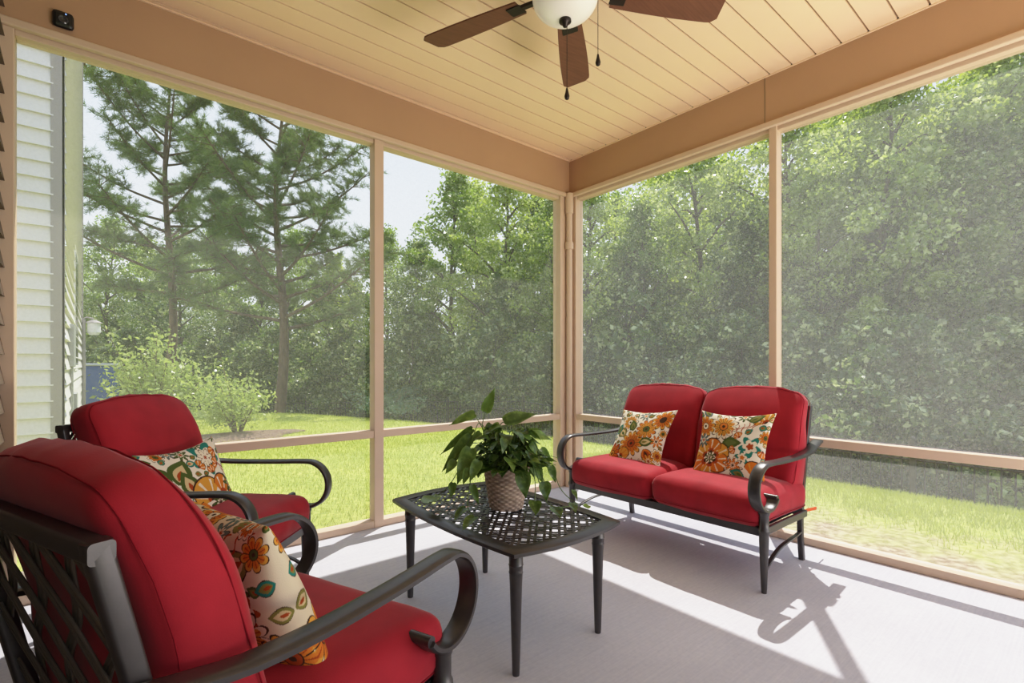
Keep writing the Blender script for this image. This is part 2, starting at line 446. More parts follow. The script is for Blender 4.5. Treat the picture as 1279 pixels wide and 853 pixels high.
# ================================================================== CEILING FAN
FC = (-1.646, -1.548)
fan = empty('ceiling_fan', (FC[0], FC[1], CEIL))
tag(fan, 'brown five-blade ceiling fan with white glass bowl light and pull chains', 'ceiling fan')
b = MB(); b.lathe([(.075, 0), (.075, -.02), (.06, -.045), (.02, -.055)], 32); b.build('ceiling_canopy', M['fanmetal'], fan, True)
b = MB(); b.lathe([(.03, -.05), (.10, -.075), (.125, -.11), (.125, -.19), (.105, -.225), (.06, -.235)], 40); b.build('motor_housing', M['fanmetal'], fan, True)
b = MB(); b.lathe([(.06, -.23), (.105, -.24), (.118, -.25), (.118, -.262), (.1, -.266)], 40); b.build('light_fitter', M['fanmetal'], fan, True)
prof = [(.112, -.252), (.131, -.257)] + [(.131 * math.cos(rad(a)), -.262 - .094 * math.sin(rad(a))) for a in range(0, 86, 8)] + [(.004, -.357)]
b = MB(); b.lathe(prof, 48); b.build('glass_bowl', M['opal'], fan, True)
b = MB(); b.lathe([(.004, -.348), (.024, -.354), (.024, -.362), (.012, -.370), (.009, -.380), (.003, -.384)], 24); b.build('finial', M['fanmetal'], fan, True)
BLZ = -.235
for k, ang in enumerate((111, 39, -31, -104, 183)):
    bl = MB(); R0, R1 = .20, .665
    top = []; sec = []
    for i in range(23):
        u = i / 22; x = R0 + (R1 - R0) * u
        w = .052 + .017 * math.sin(min(1, u * 1.25) * PI / 2)
        if u > .93:
            w *= math.sqrt(max(.02, 1 - ((u - .93) / .07) ** 2 * .55))
        sec.append((x, w))
    vs = []; fs = []
    for x, w in sec:
        for yy in (-w, w):
            for zz in (-.003, .003): vs.append((x + (.012 if yy > 0 and x > .6 else 0), yy, zz))
    n = len(sec)
    for i in range(n - 1):
        a = i * 4; c = a + 4
        fs += [(a, c, c + 2, a + 2), (a + 1, a + 3, c + 3, c + 1), (a, a + 1, c + 1, c), (a + 2, c + 2, c + 3, a + 3)]
    fs += [(0, 2, 3, 1), ((n - 1) * 4, (n - 1) * 4 + 1, (n - 1) * 4 + 3, (n - 1) * 4 + 2)]
    bl.add(vs, fs)
    MM = Matrix.Translation((0, 0, BLZ)) @ Matrix.Rotation(rad(ang), 4, 'Z') @ Matrix.Rotation(rad(-11), 4, 'X')
    o = bl.build('blade', M['blade'], fan, M=MM)
    ir = MB(); ir.box(.10, .20, -.014, .014, -.008, .004); ir.box(.19, .255, -.034, .034, -.0085, -.0032)
    ir.build('blade_bracket', M['fanmetal'], o, bevel=.003, M=MM)
def chain(x, y, z0, z1):
    b = MB()
    z = z0
    pts = []
    b.tube([(x, y, z0), (x, y, z1)], .0013, 5)
    o = b.build('pull_chain', M['fanmetal'], fan)
    p = MB(); p.lathe([(.002, 0), (.004, -.004), (.006, -.016), (.0105, -.034), (.0085, -.044), (.003, -.048)], 14, (x, y, z1))
    p.build('pull_knob', M['fanmetal'], o, True)
chain(.006, -.004, -.381, 2.118 - CEIL)
chain(.125 * RX + .008, .125 * RY + .0, -.255, 2.255 - CEIL)

# ================================================================== PATIO SEATING
ARMZ = .586
def soft_box(name, hx, hy, hz, r, mat, parent, crown=(0, 0, 0), nseg=10, deform=None, wr=.004, seed=0, pipe=True):
    """rounded cushion centred on origin; crown bulges each face"""
    res = [max(6, int(2 * h / .022)) for h in (hx, hy, hz)]
    def axis(n, h):
        # denser near ends
        return [h * math.sin((i / n - .5) * PI) * .55 + h * (2 * i / n - 1) * .45 for i in range(n + 1)]
    ax = [axis(n, h) for n, h in zip(res, (hx, hy, hz))]
    H = (hx, hy, hz)
    V = {}; verts = []; faces = []
    def vid(i, j, k):
        key = (i, j, k)
        if key not in V:
            p = Vector((ax[0][i], ax[1][j], ax[2][k]))
            q = Vector([max(-h + r, min(h - r, c)) for c, h in zip(p, H)])
            d = p - q
            if d.length > 1e-9: p = q + d.normalized() * r
            g = [1 - min(1, abs(p[m] / H[m])) ** 2 for m in range(3)]
            p2 = Vector((p.x + math.copysign(crown[0], p.x) * g[1] * g[2] * (abs(p.x) / hx) ** 2,
                         p.y + math.copysign(crown[1], p.y) * g[0] * g[2] * (abs(p.y) / hy) ** 2,
                         p.z + math.copysign(crown[2], p.z) * (g[0] ** .7) * (g[1] ** .7) * (abs(p.z) / hz) ** 2))
            nn = noise.noise(Vector((p.x * 5 + seed * 7, p.y * 5, p.z * 5))) * wr * 1.6 + noise.noise(Vector((p.x * 16 + seed, p.y * 16, p.z * 9))) * wr * .55
            p2 += p2.normalized() * nn
            if deform: p2 = deform(p2)
            V[key] = len(verts); verts.append(tuple(p2))
        return V[key]
    n0, n1, n2 = res
    for k, s in ((0, 0), (n2, 1)):
        for i in range(n0):
            for j in range(n1):
                f = [vid(i, j, k), vid(i + 1, j, k), vid(i + 1, j + 1, k), vid(i, j + 1, k)]
                faces.append(f if s else f[::-1])
    for j, s in ((0, 0), (n1, 1)):
        for i in range(n0):
            for k in range(n2):
                f = [vid(i, j, k), vid(i + 1, j, k), vid(i + 1, j, k + 1), vid(i, j, k + 1)]
                faces.append(f[::-1] if s else f)
    for i, s in ((0, 0), (n0, 1)):
        for j in range(n1):
            for k in range(n2):
                f = [vid(i, j, k), vid(i, j + 1, k), vid(i, j + 1, k + 1), vid(i, j, k + 1)]
                faces.append(f if s else f[::-1])
    me = bpy.data.meshes.new(name); me.from_pydata(verts, [], faces); me.update()
    o = link(name, me, mat, parent, True)
    return o

def seam_loop(hx, hy, zc, r, deform=None, crown=(0, 0), plane='z'):
    pts = []
    for cx, cy, a0 in ((hx - r, hy - r, 0), (-hx + r, hy - r, 90), (-hx + r, -hy + r, 180), (hx - r, -hy + r, 270)):
        for k in range(6):
            a = rad(a0 + 90 * k / 5); pts.append((cx + r * math.cos(a), cy + r * math.sin(a)))
    out = []
    m = len(pts)
    for i in range(m):
        a = pts[i]; b = pts[(i + 1) % m]; L_ = math.dist(a, b); n = max(1, int(L_ / .03))
        for k in range(n):
            u = k / n; p = (a[0] + (b[0] - a[0]) * u, a[1] + (b[1] - a[1]) * u)
            gx = 1 - min(1, abs(p[0] / hx)) ** 2; gy = 1 - min(1, abs(p[1] / hy)) ** 2
            q = Vector((p[0] + math.copysign(crown[0], p[0]) * gy, p[1] + math.copysign(crown[1], p[1]) * gx, zc))
            out.append(q)
    out.append(out[0].copy())
    return out

# rear posts: (x, z)
POST = [(-.310, 0), (-.293, .12), (-.292, .24), (-.310, .36), (-.335, .48), (-.365, .62), (-.395, .75), (-.403, .785), (-.4045, .7985)]
def postx(z):
    for (x0, z0), (x1, z1) in zip(POST, POST[1:]):
        if z <= z1: return x0 + (x1 - x0) * (z - z0) / (z1 - z0)
    return POST[-1][0]

def arm_path(y):
    cx, cz, R = .245, .472, .103
    pts = [(-.445, .610), (-.41, .606), (-.33, .592), (-.24, .577), (-.12, .570), (0.0, .570), (.12, .572), (.20, .575)]
    for a in range(84, -151, -12):
        pts.append((cx + R * math.cos(rad(a)) * .98, cz + R * math.sin(rad(a))))
    P = spline([(x, 0, z) for x, z in pts], 3)
    out = []
    for p in P:
        bow = .012 * math.cos(max(-1, min(1, p.x / .42)) * PI / 2) - .016 * max(0, (-p.x - .25) / .2)
        out.append(Vector((p.x, y + math.copysign(1, y) * bow, p.z)))
    return out

def make_seat(root, W, ncush, with_pillow=None):
    """patio seat facing local +X; W = distance between arm centres"""
    hy = W / 2
    # front legs
    for s in (-1, 1):
        b = MB(); b.lathe([(.011, 0), (.0125, .02), (.0165, .12), (.0205, .235), (.0205, .262), (.0245, .268), (.0255, .277), (.0245, .286), (.0205, .292), (.021, .345), (.0245, .352), (.0245, .368), (.018, .372)], 20, (.240, s * hy, 0))
        b.build('front_leg', M['metal'], root, True)
    # rear posts
    for s in (-1, 1):
        b = MB(); b.sweep(spline([(x, s * (hy - .045), z) for x, z in POST], 4), rrect(.026, .030, .006))
        b.build('rear_leg', M['metal'], root, True)
    # arms
    for s in (-1, 1):
        P = arm_path(s * hy)
        b = MB(); b.sweep(P, [(-.026, -.006), (-.022, -.008), (.022, -.008), (.026, -.006), (.026, .003), (.021, .0068), (.012, .0085), (-.012, .0085), (-.021, .0068), (-.026, .003)])
        e = P[-1]
        o = b.build('armrest', M['metal'], root, True)
        c = MB(); c.tube([(e.x + .002, s * hy - s * .030, e.z + .004), (e.x + .002, s * hy + s * .028, e.z + .004)], .0125, 14)
        c.build('scroll_end', M['metal'], o, True)
    # seat frame
    b = MB()
    b.box(.215, .245, -hy + .02, hy - .02, .248, .288)
    b.box(-.305, -.275, -hy + .03, hy - .03, .236, .272)
    for s in (-1, 1):
        b.sweep([(-.29, s * (hy - .02), .252), (.0, s * (hy - .012), .262), (.235, s * (hy - .004), .268)], rrect(.018, .034, .004))
    b.build('seat_frame', M['metal'], root, bevel=.004)
    b = MB()
    n = int((W - .08) / .075)
    for i in range(n):
        yy = -hy + .06 + (W - .12) * i / (n - 1)
        b.box(-.28, .222, yy - .022, yy + .022, .268, .273)
    b.build('seat_webbing', M['deck'], root)
    # side stretchers
    for s in (-1, 1):
        b = MB(); b.sweep(spline([(.236, s * hy, .095), (.17, s * hy, .130), (.06, s * (hy - .006), .158), (-.08, s * (hy - .012), .165), (-.20, s * (hy - .034), .150), (-.293, s * (hy - .045), .150)], 5), rrect(.020, .009, .003))
        b.build('stretcher', M['metal'], root, True)
    # back frame: top rail + lower rail + lattice straps
    yi = hy - .058
    b = MB(); b.sweep([(-.403, -hy + .032, .785), (-.405, 0, .787), (-.403, hy - .032, .785)], rrect(.030, .028, .006), side=Vector((1, 0, .0)))
    b.build('top_rail', M['metal'], root, True)
    b = MB(); b.sweep([(postx(.30), -yi, .30), (postx(.30), yi, .30)], rrect(.022, .028, .006), side=Vector((1, 0, 0)))
    b.build('bottom_rail', M['metal'], root, True)
    b = MB()
    z0, z1 = .305, .775
    def lay(pts, off, w=.0098):
        run = []
        for (yy, zz) in pts:
            if -yi <= yy <= yi and z0 <= zz <= z1: run.append(Vector((postx(zz) + off, yy, zz)))
            else:
                if len(run) > 1: b.sweep(run, rrect(w, .005, .0015, 1), side=Vector((0, 1, 0)))
                run = []
        if len(run) > 1: b.sweep(run, rrect(w, .005, .0015, 1), side=Vector((0, 1, 0)))
    P_ = .122
    nn = int(2 * (yi + .7) / P_) + 2
    for fam in (1, -1):
        for i in range(-nn, nn):
            for dd in (-.0072, .0072):
                pts = []
                for k in range(0, 81):
                    zz = z0 - .01 + (z1 - z0 + .02) * k / 80
                    ph = (zz - z0) / .20 * 2 * PI
                    if fam > 0: yy = i * P_ + .105 + 1.05 * (zz - .705) + .006 * math.sin(ph) + dd * 1.4
                    else: yy = i * P_ - .023 - .66 * (zz - .752) + .013 * math.sin(ph) + dd
                    pts.append((yy, zz))
                lay(pts, -.004 * fam)
    b.build('back_lattice', M['strapmetal'], root)
    # cushions
    cw = (W - .012) / ncush
    for i in range(ncush):
        yc = -hy + .006 + cw * (i + .5)
        hx_, hy_, hz_ = .284, cw / 2 - .003, .072
        def dseat(p, yc=yc):
            # waterfall front, slight fall to the rear
            return Vector((p.x - .010, p.y + yc, p.z + .356 - (.012 if p.x < 0 else 0) * (-p.x / .27)))
        sc_ = soft_box('seat_cushion', hx_, hy_, hz_, .048, M['red'], root, (.016, .004, .030), deform=dseat, seed=i + 1, wr=.006)
        for zc in (-.046,):
            lp = seam_loop(hx_ - .001, hy_ - .001, zc, .048, crown=(.010, .003))
            b = MB(); b.tube([dseat(p) for p in lp], .0020, 6, cap=False)
            b.build('piping', M['pipe'], sc_, True)
        # back cushion, leaning on the lattice
        bw = (W - .05 if ncush > 1 else W - .085) / ncush
        hxb, hyb, hzb = .068, bw / 2 - .001, .250
        yc = (i - (ncush - 1) / 2) * bw
        tilt = rad(15.5)
        def dback(p, yc=yc, hyb=hyb, hzb=hzb):
            zt = p.z / hzb; yt = p.y / hyb
            x, y_, z_ = p
            if zt > .25:
                k = (zt - .25) / .75
                z_ -= .016 * k * (abs(yt) ** 4) - .016 * k * (1 - yt * yt)
                y_ *= 1 - .02 * k * k
                # gathers along the top edge
                z_ += .0015 * k * k * math.sin(y_ * 95 + 2.2 * math.sin(y_ * 21))
            x += .022 * (1 - zt * zt) * (1 - yt * yt) * (1 if x > 0 else 0)
            x -= .022 * max(0, zt - .45) * (1 if x < 0 else 0)
            if zt < 0 and x < 0: x -= .042 * (-zt)
            if zt > .15 and x > 0:
                kk = ((zt - .15) / .85) ** 2
                x -= .050 * kk * (x / hxb); z_ -= .026 * kk * (x / hxb)
            q = Vector((x * math.cos(tilt) - z_ * math.sin(tilt), y_, x * math.sin(tilt) + z_ * math.cos(tilt)))
            return Vector((q.x - .268, q.y + yc, q.z + .632))
        bc = soft_box('back_cushion', hxb, hyb, hzb, .040, M['red'], root, (.0, .004, .008), deform=dback, seed=i + 5, wr=.007)
        for xs in (-.046, .046):
            lp = seam_loop(hzb - .001, hyb - .001, 0, .04, crown=(.005, .003))
            pts = [dback(Vector((xs, p.y, p.x))) for p in lp]
            b = MB(); b.tube(pts, .0014, 6, cap=False)
            b.build('piping', M['pipe'], bc, True)
    return root

loveseat = empty('patio_loveseat', (-.55, -1.363, 0), PI)
tag(loveseat, 'two-seat patio loveseat with red cushions against the right screen wall', 'loveseat')
make_seat(loveseat, 1.165, 2)
b = MB(); b.sweep([(-.31, .536, .246), (-.40, .536, .242), (-.52, .534, .228)], rrect(.003, .017, .001, 1)); b.build('cushion_tie', M['orange'], loveseat)
chair = empty('patio_armchair', (0, 0, 0))
make_seat(chair, .575, 1)
TH1 = rad(21); TH2 = rad(-44)
def place(o, mid, th):
    # mid = world midpoint between the arm fronts (local x .25)
    o.location = (mid[0] - .25 * math.cos(th), mid[1] - .25 * math.sin(th), 0)
    o.rotation_euler = (0, 0, th)
chair2 = copy_tree(chair)
place(chair, (-2.552, -1.668), TH1)
place(chair2, (-2.532, -.790), TH2)
tag(chair, 'red cushioned patio armchair seen from behind with its lattice back in view', 'armchair')
tag(chair2, 'red cushioned patio armchair facing the camera beside the back screen', 'armchair')
# white care tag behind the lattice of the near chair
bc = [c for c in chair.children if c.name.startswith('back_cushion')][0]
b = MB(); b.box(-.368, -.366, .03, .075, .36, .44); b.build('care_tag', M['white'], bc)

# ================================================================== TABLE
TX, TY, TZ = -1.815, -1.330, .43
table = empty('coffee_table', (TX, TY, 0))
tag(table, 'dark metal patio coffee table with woven lattice top holding the potted plant', 'table')
hx, hy = .262, .416
def outline(hx, hy, bx, by, n=14):
    pts = []
    c = [(-hx, -hy), (hx, -hy), (hx, hy), (-hx, hy)]
    for i in range(4):
        a = c[i]; d = c[(i + 1) % 4]
        for k in range(n):
            u = k / n; bl = 4 * u * (1 - u)
            x = a[0] + (d[0] - a[0]) * u; yv = a[1] + (d[1] - a[1]) * u
            if i == 0: yv -= by * bl
            if i == 1: x += bx * bl
            if i == 2: yv += by * bl
            if i == 3: x -= bx * bl
            pts.append((x, yv))
    return pts
oo = outline(hx, hy, .028, .036); ii = outline(hx - .047, hy - .050, .024, .032)
b = MB(); n = len(oo); vs = []
oin = outline(hx - .006, hy - .006, .028, .036)
rings = [(ii, -.010), (ii, -.001), (oin, 0.0), (oo, -.005), (oo, -.016), (oin, -.02), (ii, -.010)]
for rg, z in rings: vs += [(x, y_, TZ + z) for x, y_ in rg]
fs = []
for j in range(len(rings) - 1):
    for k in range(n):
        a = j * n + k; c = j * n + (k + 1) % n
        fs.append((a, c, c + n, a + n))
b.add(vs, fs); b.build('table_rim', M['metal'], table, True)
# woven straps at 45 degrees
b = MB()
iix, iiy = hx - .036, hy - .036
def inside(x, y_):
    return abs(x) < (hx - .040) + .024 * (1 - (y_ / hy) ** 2) and abs(y_) < (hy - .042) + .032 * (1 - (x / hx) ** 2)
P_ = .052
for fam in (1, -1):
    for i in range(-14, 15):
        for dd in (-.0105, .0105):
            c = i * P_ + dd
            run = []
            for k in range(-150, 151):
                s_ = k * .0045
                x = (s_ * fam + c) * .7071; y_ = (s_ - c * fam) * .7071
                if inside(x, y_):
                    wv = .0022 * math.sin(s_ / P_ * PI + i * PI) * fam
                    run.append((x, y_, TZ - .0065 + wv))
            if len(run) > 2:
                b.sweep(run, [(-.0052, -.0016), (.0052, -.0016), (.0052, .0012), (0, .0022), (-.0052, .0012)], side=Vector((.7071, -.7071 * fam, 0)))
b.build('lattice_top', M['metal'], table)
for sx in (-1, 1):
    for sy in (-1, 1):
        b = MB(); b.lathe([(.0115, 0), (.0125, .01), (.0165, .15), (.0205, .30), (.0225, .335), (.0240, .338), (.0225, .343), (.0235, .36), (.0250, .363), (.0235, .367), (.0235, .418)], 22, (sx * .204, sy * .358 + .002, 0))
        b.build('leg', M['metal'], table, True)

# ================================================================== FLORAL PILLOWS
ORG = (.62, .20, .03); RUS = (.40, .075, .02); DRK = (.075, .035, .02); CRM = (.80, .72, .58); TEAL = (.03, .22, .18)
GRN = (.09, .13, .035); OLV = (.24, .22, .06); WHT = (.82, .78, .70); GLD = (.66, .34, .06); BEI = (.66, .52, .30)
def paint_print(U, Vv, motifs, base=(.82, .77, .68)):
    C = np.ones(U.shape + (3,)) * np.array(base)
    cov = np.zeros(U.shape, bool)
    def put(mask, col):
        C[mask] = col; cov[mask] = True
    fill = []; rf_ = random.Random(len(motifs) * 7 + int(base[2] * 100))
    def gen():
        for mt in motifs: yield mt
        n_ = U.shape[0]
        for t_ in range(900):
            x, y_ = rf_.random(), rf_.random(); R_ = rf_.choice((.10, .085, .07, .055, .04))
            d_ = (np.hypot(U - x, Vv - y_) < R_ * 1.0)
            if d_.any() and cov[d_].mean() < .16:
                q = rf_.random()
                if R_ < .06: yield ('leaf', x - R_, y_, rf_.uniform(-.9, .9), R_ * 2, R_ * .7, rf_.choice((GRN, OLV, TEAL)), rf_.choice((BEI, OLV)), RUS)
                elif q < .34: yield ('star', x, y_, R_, 8, rf_.choice((GRN, ORG, (.14, .20, .19))), rf_.choice((RUS, ORG)), rf_.random())
                elif q < .7: yield ('daisy', x, y_, R_, rf_.choice((8, 9, 10)), rf_.choice((ORG, GLD)), rf_.choice((GLD, CRM)), rf_.choice((GRN, RUS, CRM)), rf_.random())
                else: yield ('fan', x - R_ * .4, y_, rf_.uniform(-3, 3), R_ * 1.3, rf_.choice((ORG, GLD)), CRM)
    for mt in gen():
        k = mt[0]
        if k == 'daisy':
            _, cx, cy, R, n, pc, tip, cc, rot = mt
            dx, dy = U - cx, Vv - cy; r_ = np.hypot(dx, dy) / R; th = np.arctan2(dy, dx) + rot
            w = np.abs(np.cos(th * n / 2)) ** .55
            edge = .55 + .45 * w
            m = r_ < edge * 1.08; put(m, DRK)
            m = r_ < edge; put(m, tip)
            m = r_ < edge * .80; put(m, pc)
            m = (r_ < edge * .78) & (r_ > .3) & (np.abs(np.sin(th * n / 2)) < .22); put(m, RUS if pc != RUS else GLD)
            m = (r_ < edge) & (w < .42) & (r_ > .34); put(m, DRK)
            put(r_ < .34, DRK); put(r_ < .29, cc); put(r_ < .12, DRK)
        elif k == 'star':
            _, cx, cy, R, n, pc, cc, rot = mt
            dx, dy = U - cx, Vv - cy; r_ = np.hypot(dx, dy) / R; th = np.arctan2(dy, dx) + rot
            e = .42 + .58 * np.abs(np.cos(th * n / 2)) ** 1.6
            put(r_ < e * 1.05, DRK); put(r_ < e * .94, pc); put(r_ < e * .45, CRM); put(r_ < e * .26, cc)
        elif k == 'blob':
            _, cx, cy, R, n, pc, cc, rot = mt
            dx, dy = U - cx, Vv - cy; r_ = np.hypot(dx, dy) / R; th = np.arctan2(dy, dx) + rot
            e = .78 + .22 * np.cos(th * n)
            put(r_ < e, pc)
            e2 = .40 + .24 * np.abs(np.cos(th * n / 2 + .6)); put(r_ < e2, CRM); put(r_ < e2 * .5, cc)
        elif k == 'leaf':
            _, cx, cy, ang, ln, wd, oc, ic, vc = mt
            dx, dy = U - cx, Vv - cy; ca, sa = math.cos(ang), math.sin(ang)
            s = (dx * ca + dy * sa) / ln; t = (-dx * sa + dy * ca) / wd
            prof_ = np.where((s > 0) & (s < 1), np.sin(np.clip(s, 0, 1) ** .8 * PI), 0)
            put(np.abs(t) < prof_ * 1.10, DRK if oc != GRN else GRN); put(np.abs(t) < prof_ * .96, oc)
            s2 = (s - .12) / .66; p2 = np.where((s2 > 0) & (s2 < 1), np.sin(np.clip(s2, 0, 1) ** .8 * PI), 0)
            put(np.abs(t) < p2 * .62, ic)
            s3 = (s - .15) / .40; p3 = np.where((s3 > 0) & (s3 < 1), np.sin(np.clip(s3, 0, 1) * PI), 0)
            put(np.abs(t) < p3 * .26, vc)
        elif k == 'line':
            _, x0, y0, x1, y1, w, col, amp = mt
            L_ = math.hypot(x1 - x0, y1 - y0); ux, uy = (x1 - x0) / L_, (y1 - y0) / L_
            s = (U - x0) * ux + (Vv - y0) * uy; t = -(U - x0) * uy + (Vv - y0) * ux
            t = t - amp * np.sin(s / L_ * PI * 2)
            put((np.abs(t) < w) & (s > 0) & (s < L_), col)
        elif k == 'fan':
            _, cx, cy, ang, R, pc, ic = mt
            dx, dy = U - cx, Vv - cy; r_ = np.hypot(dx, dy) / R; th = np.arctan2(dy, dx) - ang
            th = (th + PI) % (2 * PI) - PI
            e = np.where(np.abs(th) < 1.15, np.cos(th * .95) ** .5, 0)
            put(r_ < e * 1.07, DRK); put(r_ < e, pc)
            put((r_ < e * .92) & (r_ > .15) & (np.abs(np.sin(th * 5)) < .33), ic)
            put(r_ < e * .34, RUS); put(r_ < e * .18, DRK)
    return C

def motifs_A(sd):
    """big-petal print"""
    rnd = random.Random(sd); m = []
    m += [('line', .02, .55, .42, .34, .008, TEAL, .01), ('line', .2, .46, .14, .62, .006, TEAL, .0), ('line', .3, .40, .34, .60, .006, TEAL, 0)]
    m += [('leaf', .16, .60, 2.2, .28, .10, GRN, BEI, RUS), ('leaf', .22, .60, .95, .30, .11, GRN, BEI, RUS), ('leaf', .36, .45, 1.75, .28, .09, GRN, BEI, RUS), ('leaf', .30, .38, 3.5, .24, .08, GRN, BEI, RUS)]
    m += [('blob', .68, .80, .21, 5, TEAL, RUS, .3)]
    for a in (3.6, 4.7, 5.6, .2): m += [('fan', .68 + .19 * math.cos(a), .80 + .19 * math.sin(a), a + PI, .10, ORG, CRM)]
    m += [('star', .68, .80, .11, 7, CRM, RUS, 0)]
    m += [('fan', .56, .34, 2.1, .27, GLD, CRM), ('fan', .70, .36, .9, .24, ORG, CRM), ('fan', .52, .26, 3.5, .2, ORG, GLD), ('fan', .62, .22, 4.6, .22, GLD, CRM), ('fan', .74, .25, 5.7, .22, ORG, CRM)]
    m += [('star', .63, .29, .12, 8, GRN, DRK, 0)]
    m += [('star', .92, .46, .13, 8, GRN, RUS, .2), ('star', .90, .12, .11, 8, GRN, ORG, .1)]
    for i in range(5): m += [('line', .80 + .03 * i, .70 - .02 * i, .92 + .02 * i, .60 - .03 * i, .005, RUS, .02)]
    m += [('daisy', .16, .14, .17, 10, ORG, GLD, GRN, .1), ('daisy', .38, .12, .13, 9, GLD, CRM, RUS, .1), ('leaf', .02, .34, -.3, .2, .07, TEAL, OLV, GRN)]
    return m
def motifs_B(sd):
    """orange daisy print"""
    m = []
    m += [('leaf', .42, .52, .05, .27, .075, GRN, (.15, .19, .06), (.15, .19, .06)), ('blob', .80, .50, .15, 5, TEAL, RUS, .3), ('blob', .72, .34, .10, 5, TEAL, ORG, .8)]
    for a in (2.4, 3.5): m += [('fan', .78 + .17 * math.cos(a), .50 + .16 * math.sin(a), a, .09, ORG, CRM)]
    for a in (0.5, 1.6, 2.7, 3.75, 4.9, 5.8): m += [('fan', .28 + .06 * math.cos(a), .30 + .06 * math.sin(a), a, .21, ORG if a % 2 > 1 else GLD, CRM)]
    m += [('star', .28, .30, .075, 9, GRN, DRK, 0)]
    m += [('daisy', .40, .76, .19, 11, GLD, CRM, ORG, .2), ('daisy', .12, .74, .15, 10, ORG, GLD, CRM, .4), ('star', .60, .22, .13, 8, CRM, RUS, .2), ('star', .60, .22, .10, 8, ORG, DRK, .2)]
    m += [('star', .12, .54, .10, 8, (.12, .18, .18), RUS, 0), ('fan', .92, .82, 2.2, .18, GLD, CRM), ('fan', .85, .12, 1.2, .2, ORG, GLD)]
    for i in range(5): m += [('line', .54 + .06 * i, .66 + .012 * i, .60 + .06 * i, .80 + .02 * i, .006, RUS, .025)]
    m += [('leaf', .70, .86, .5, .2, .06, GRN, OLV, GRN), ('leaf', .20, .90, 2.4, .18, .06, (.12, .18, .18), OLV, GRN), ('leaf', .74, .10, 2.9, .18, .06, TEAL, OLV, GRN)]
    return m
def motifs_C(sd):
    """three dark-centred daisies on cream"""
    m = []
    m += [('daisy', .45, .34, .21, 12, ORG, GLD, RUS, .1), ('daisy', .66, .60, .17, 11, GLD, ORG, GRN, .3), ('daisy', .86, .78, .16, 10, ORG, GLD, DRK, 0), ('daisy', .30, .72, .16, 11, GLD, CRM, CRM, .5), ('daisy', .12, .18, .17, 9, ORG, RUS, GLD, .5)]
    m += [('leaf', .60, .36, .2, .26, .07, GRN, BEI, OLV), ('leaf', .28, .46, 2.4, .24, .08, OLV, BEI, GRN), ('leaf', .42, .56, 1.9, .22, .07, GRN, OLV, GRN), ('leaf', .70, .26, -.9, .24, .09, ORG, RUS, DRK), ('leaf', .08, .50, 1.2, .2, .06, TEAL, OLV, GRN)]
    m += [('star', .88, .42, .10, 8, ORG, DRK, .2), ('star', .55, .86, .10, 8, (.15, .2, .2), ORG, .2), ('star', .80, .10, .11, 8, GLD, RUS, .2), ('fan', .30, .12, .8, .16, GLD, ORG)]
    for i in range(4): m += [('line', .40 + .07 * i, .92 - .02 * i, .48 + .07 * i, .99 - .02 * i, .006, GRN, .02)]
    return m
def motifs_D(sd):
    m = []
    m += [('star', .34, .66, .17, 12, GRN, DRK, 0), ('blob', .24, .56, .10, 6, RUS, DRK, 0), ('blob', .44, .54, .10, 6, OLV, DRK, 0)]
    m += [('daisy', .34, .40, .21, 16, GLD, CRM, CRM, 0), ('daisy', .62, .46, .20, 16, GLD, CRM, CRM, .1), ('fan', .52, .30, 4.0, .2, GLD, CRM)]
    m += [('leaf', .3, .14, .4, .3, .10, TEAL, RUS, DRK), ('leaf', .64, .16, .9, .26, .09, TEAL, TEAL, GRN), ('leaf', .80, .22, 1.2, .24, .09, GRN, GLD, RUS), ('leaf', .86, .10, 1.9, .22, .08, OLV, GLD, RUS)]
    m += [('daisy', .72, .80, .17, 10, ORG, GLD, GRN, 0), ('leaf', .14, .84, -.4, .3, .08, OLV, BEI, RUS), ('daisy', .1, .3, .14, 9, ORG, GLD, RUS, 0), ('star', .9, .56, .1, 8, GRN, RUS, 0)]
    for i in range(5): m += [('line', .1 + .09 * i, .95, .18 + .09 * i, .86, .006, RUS, .02)]
    return m

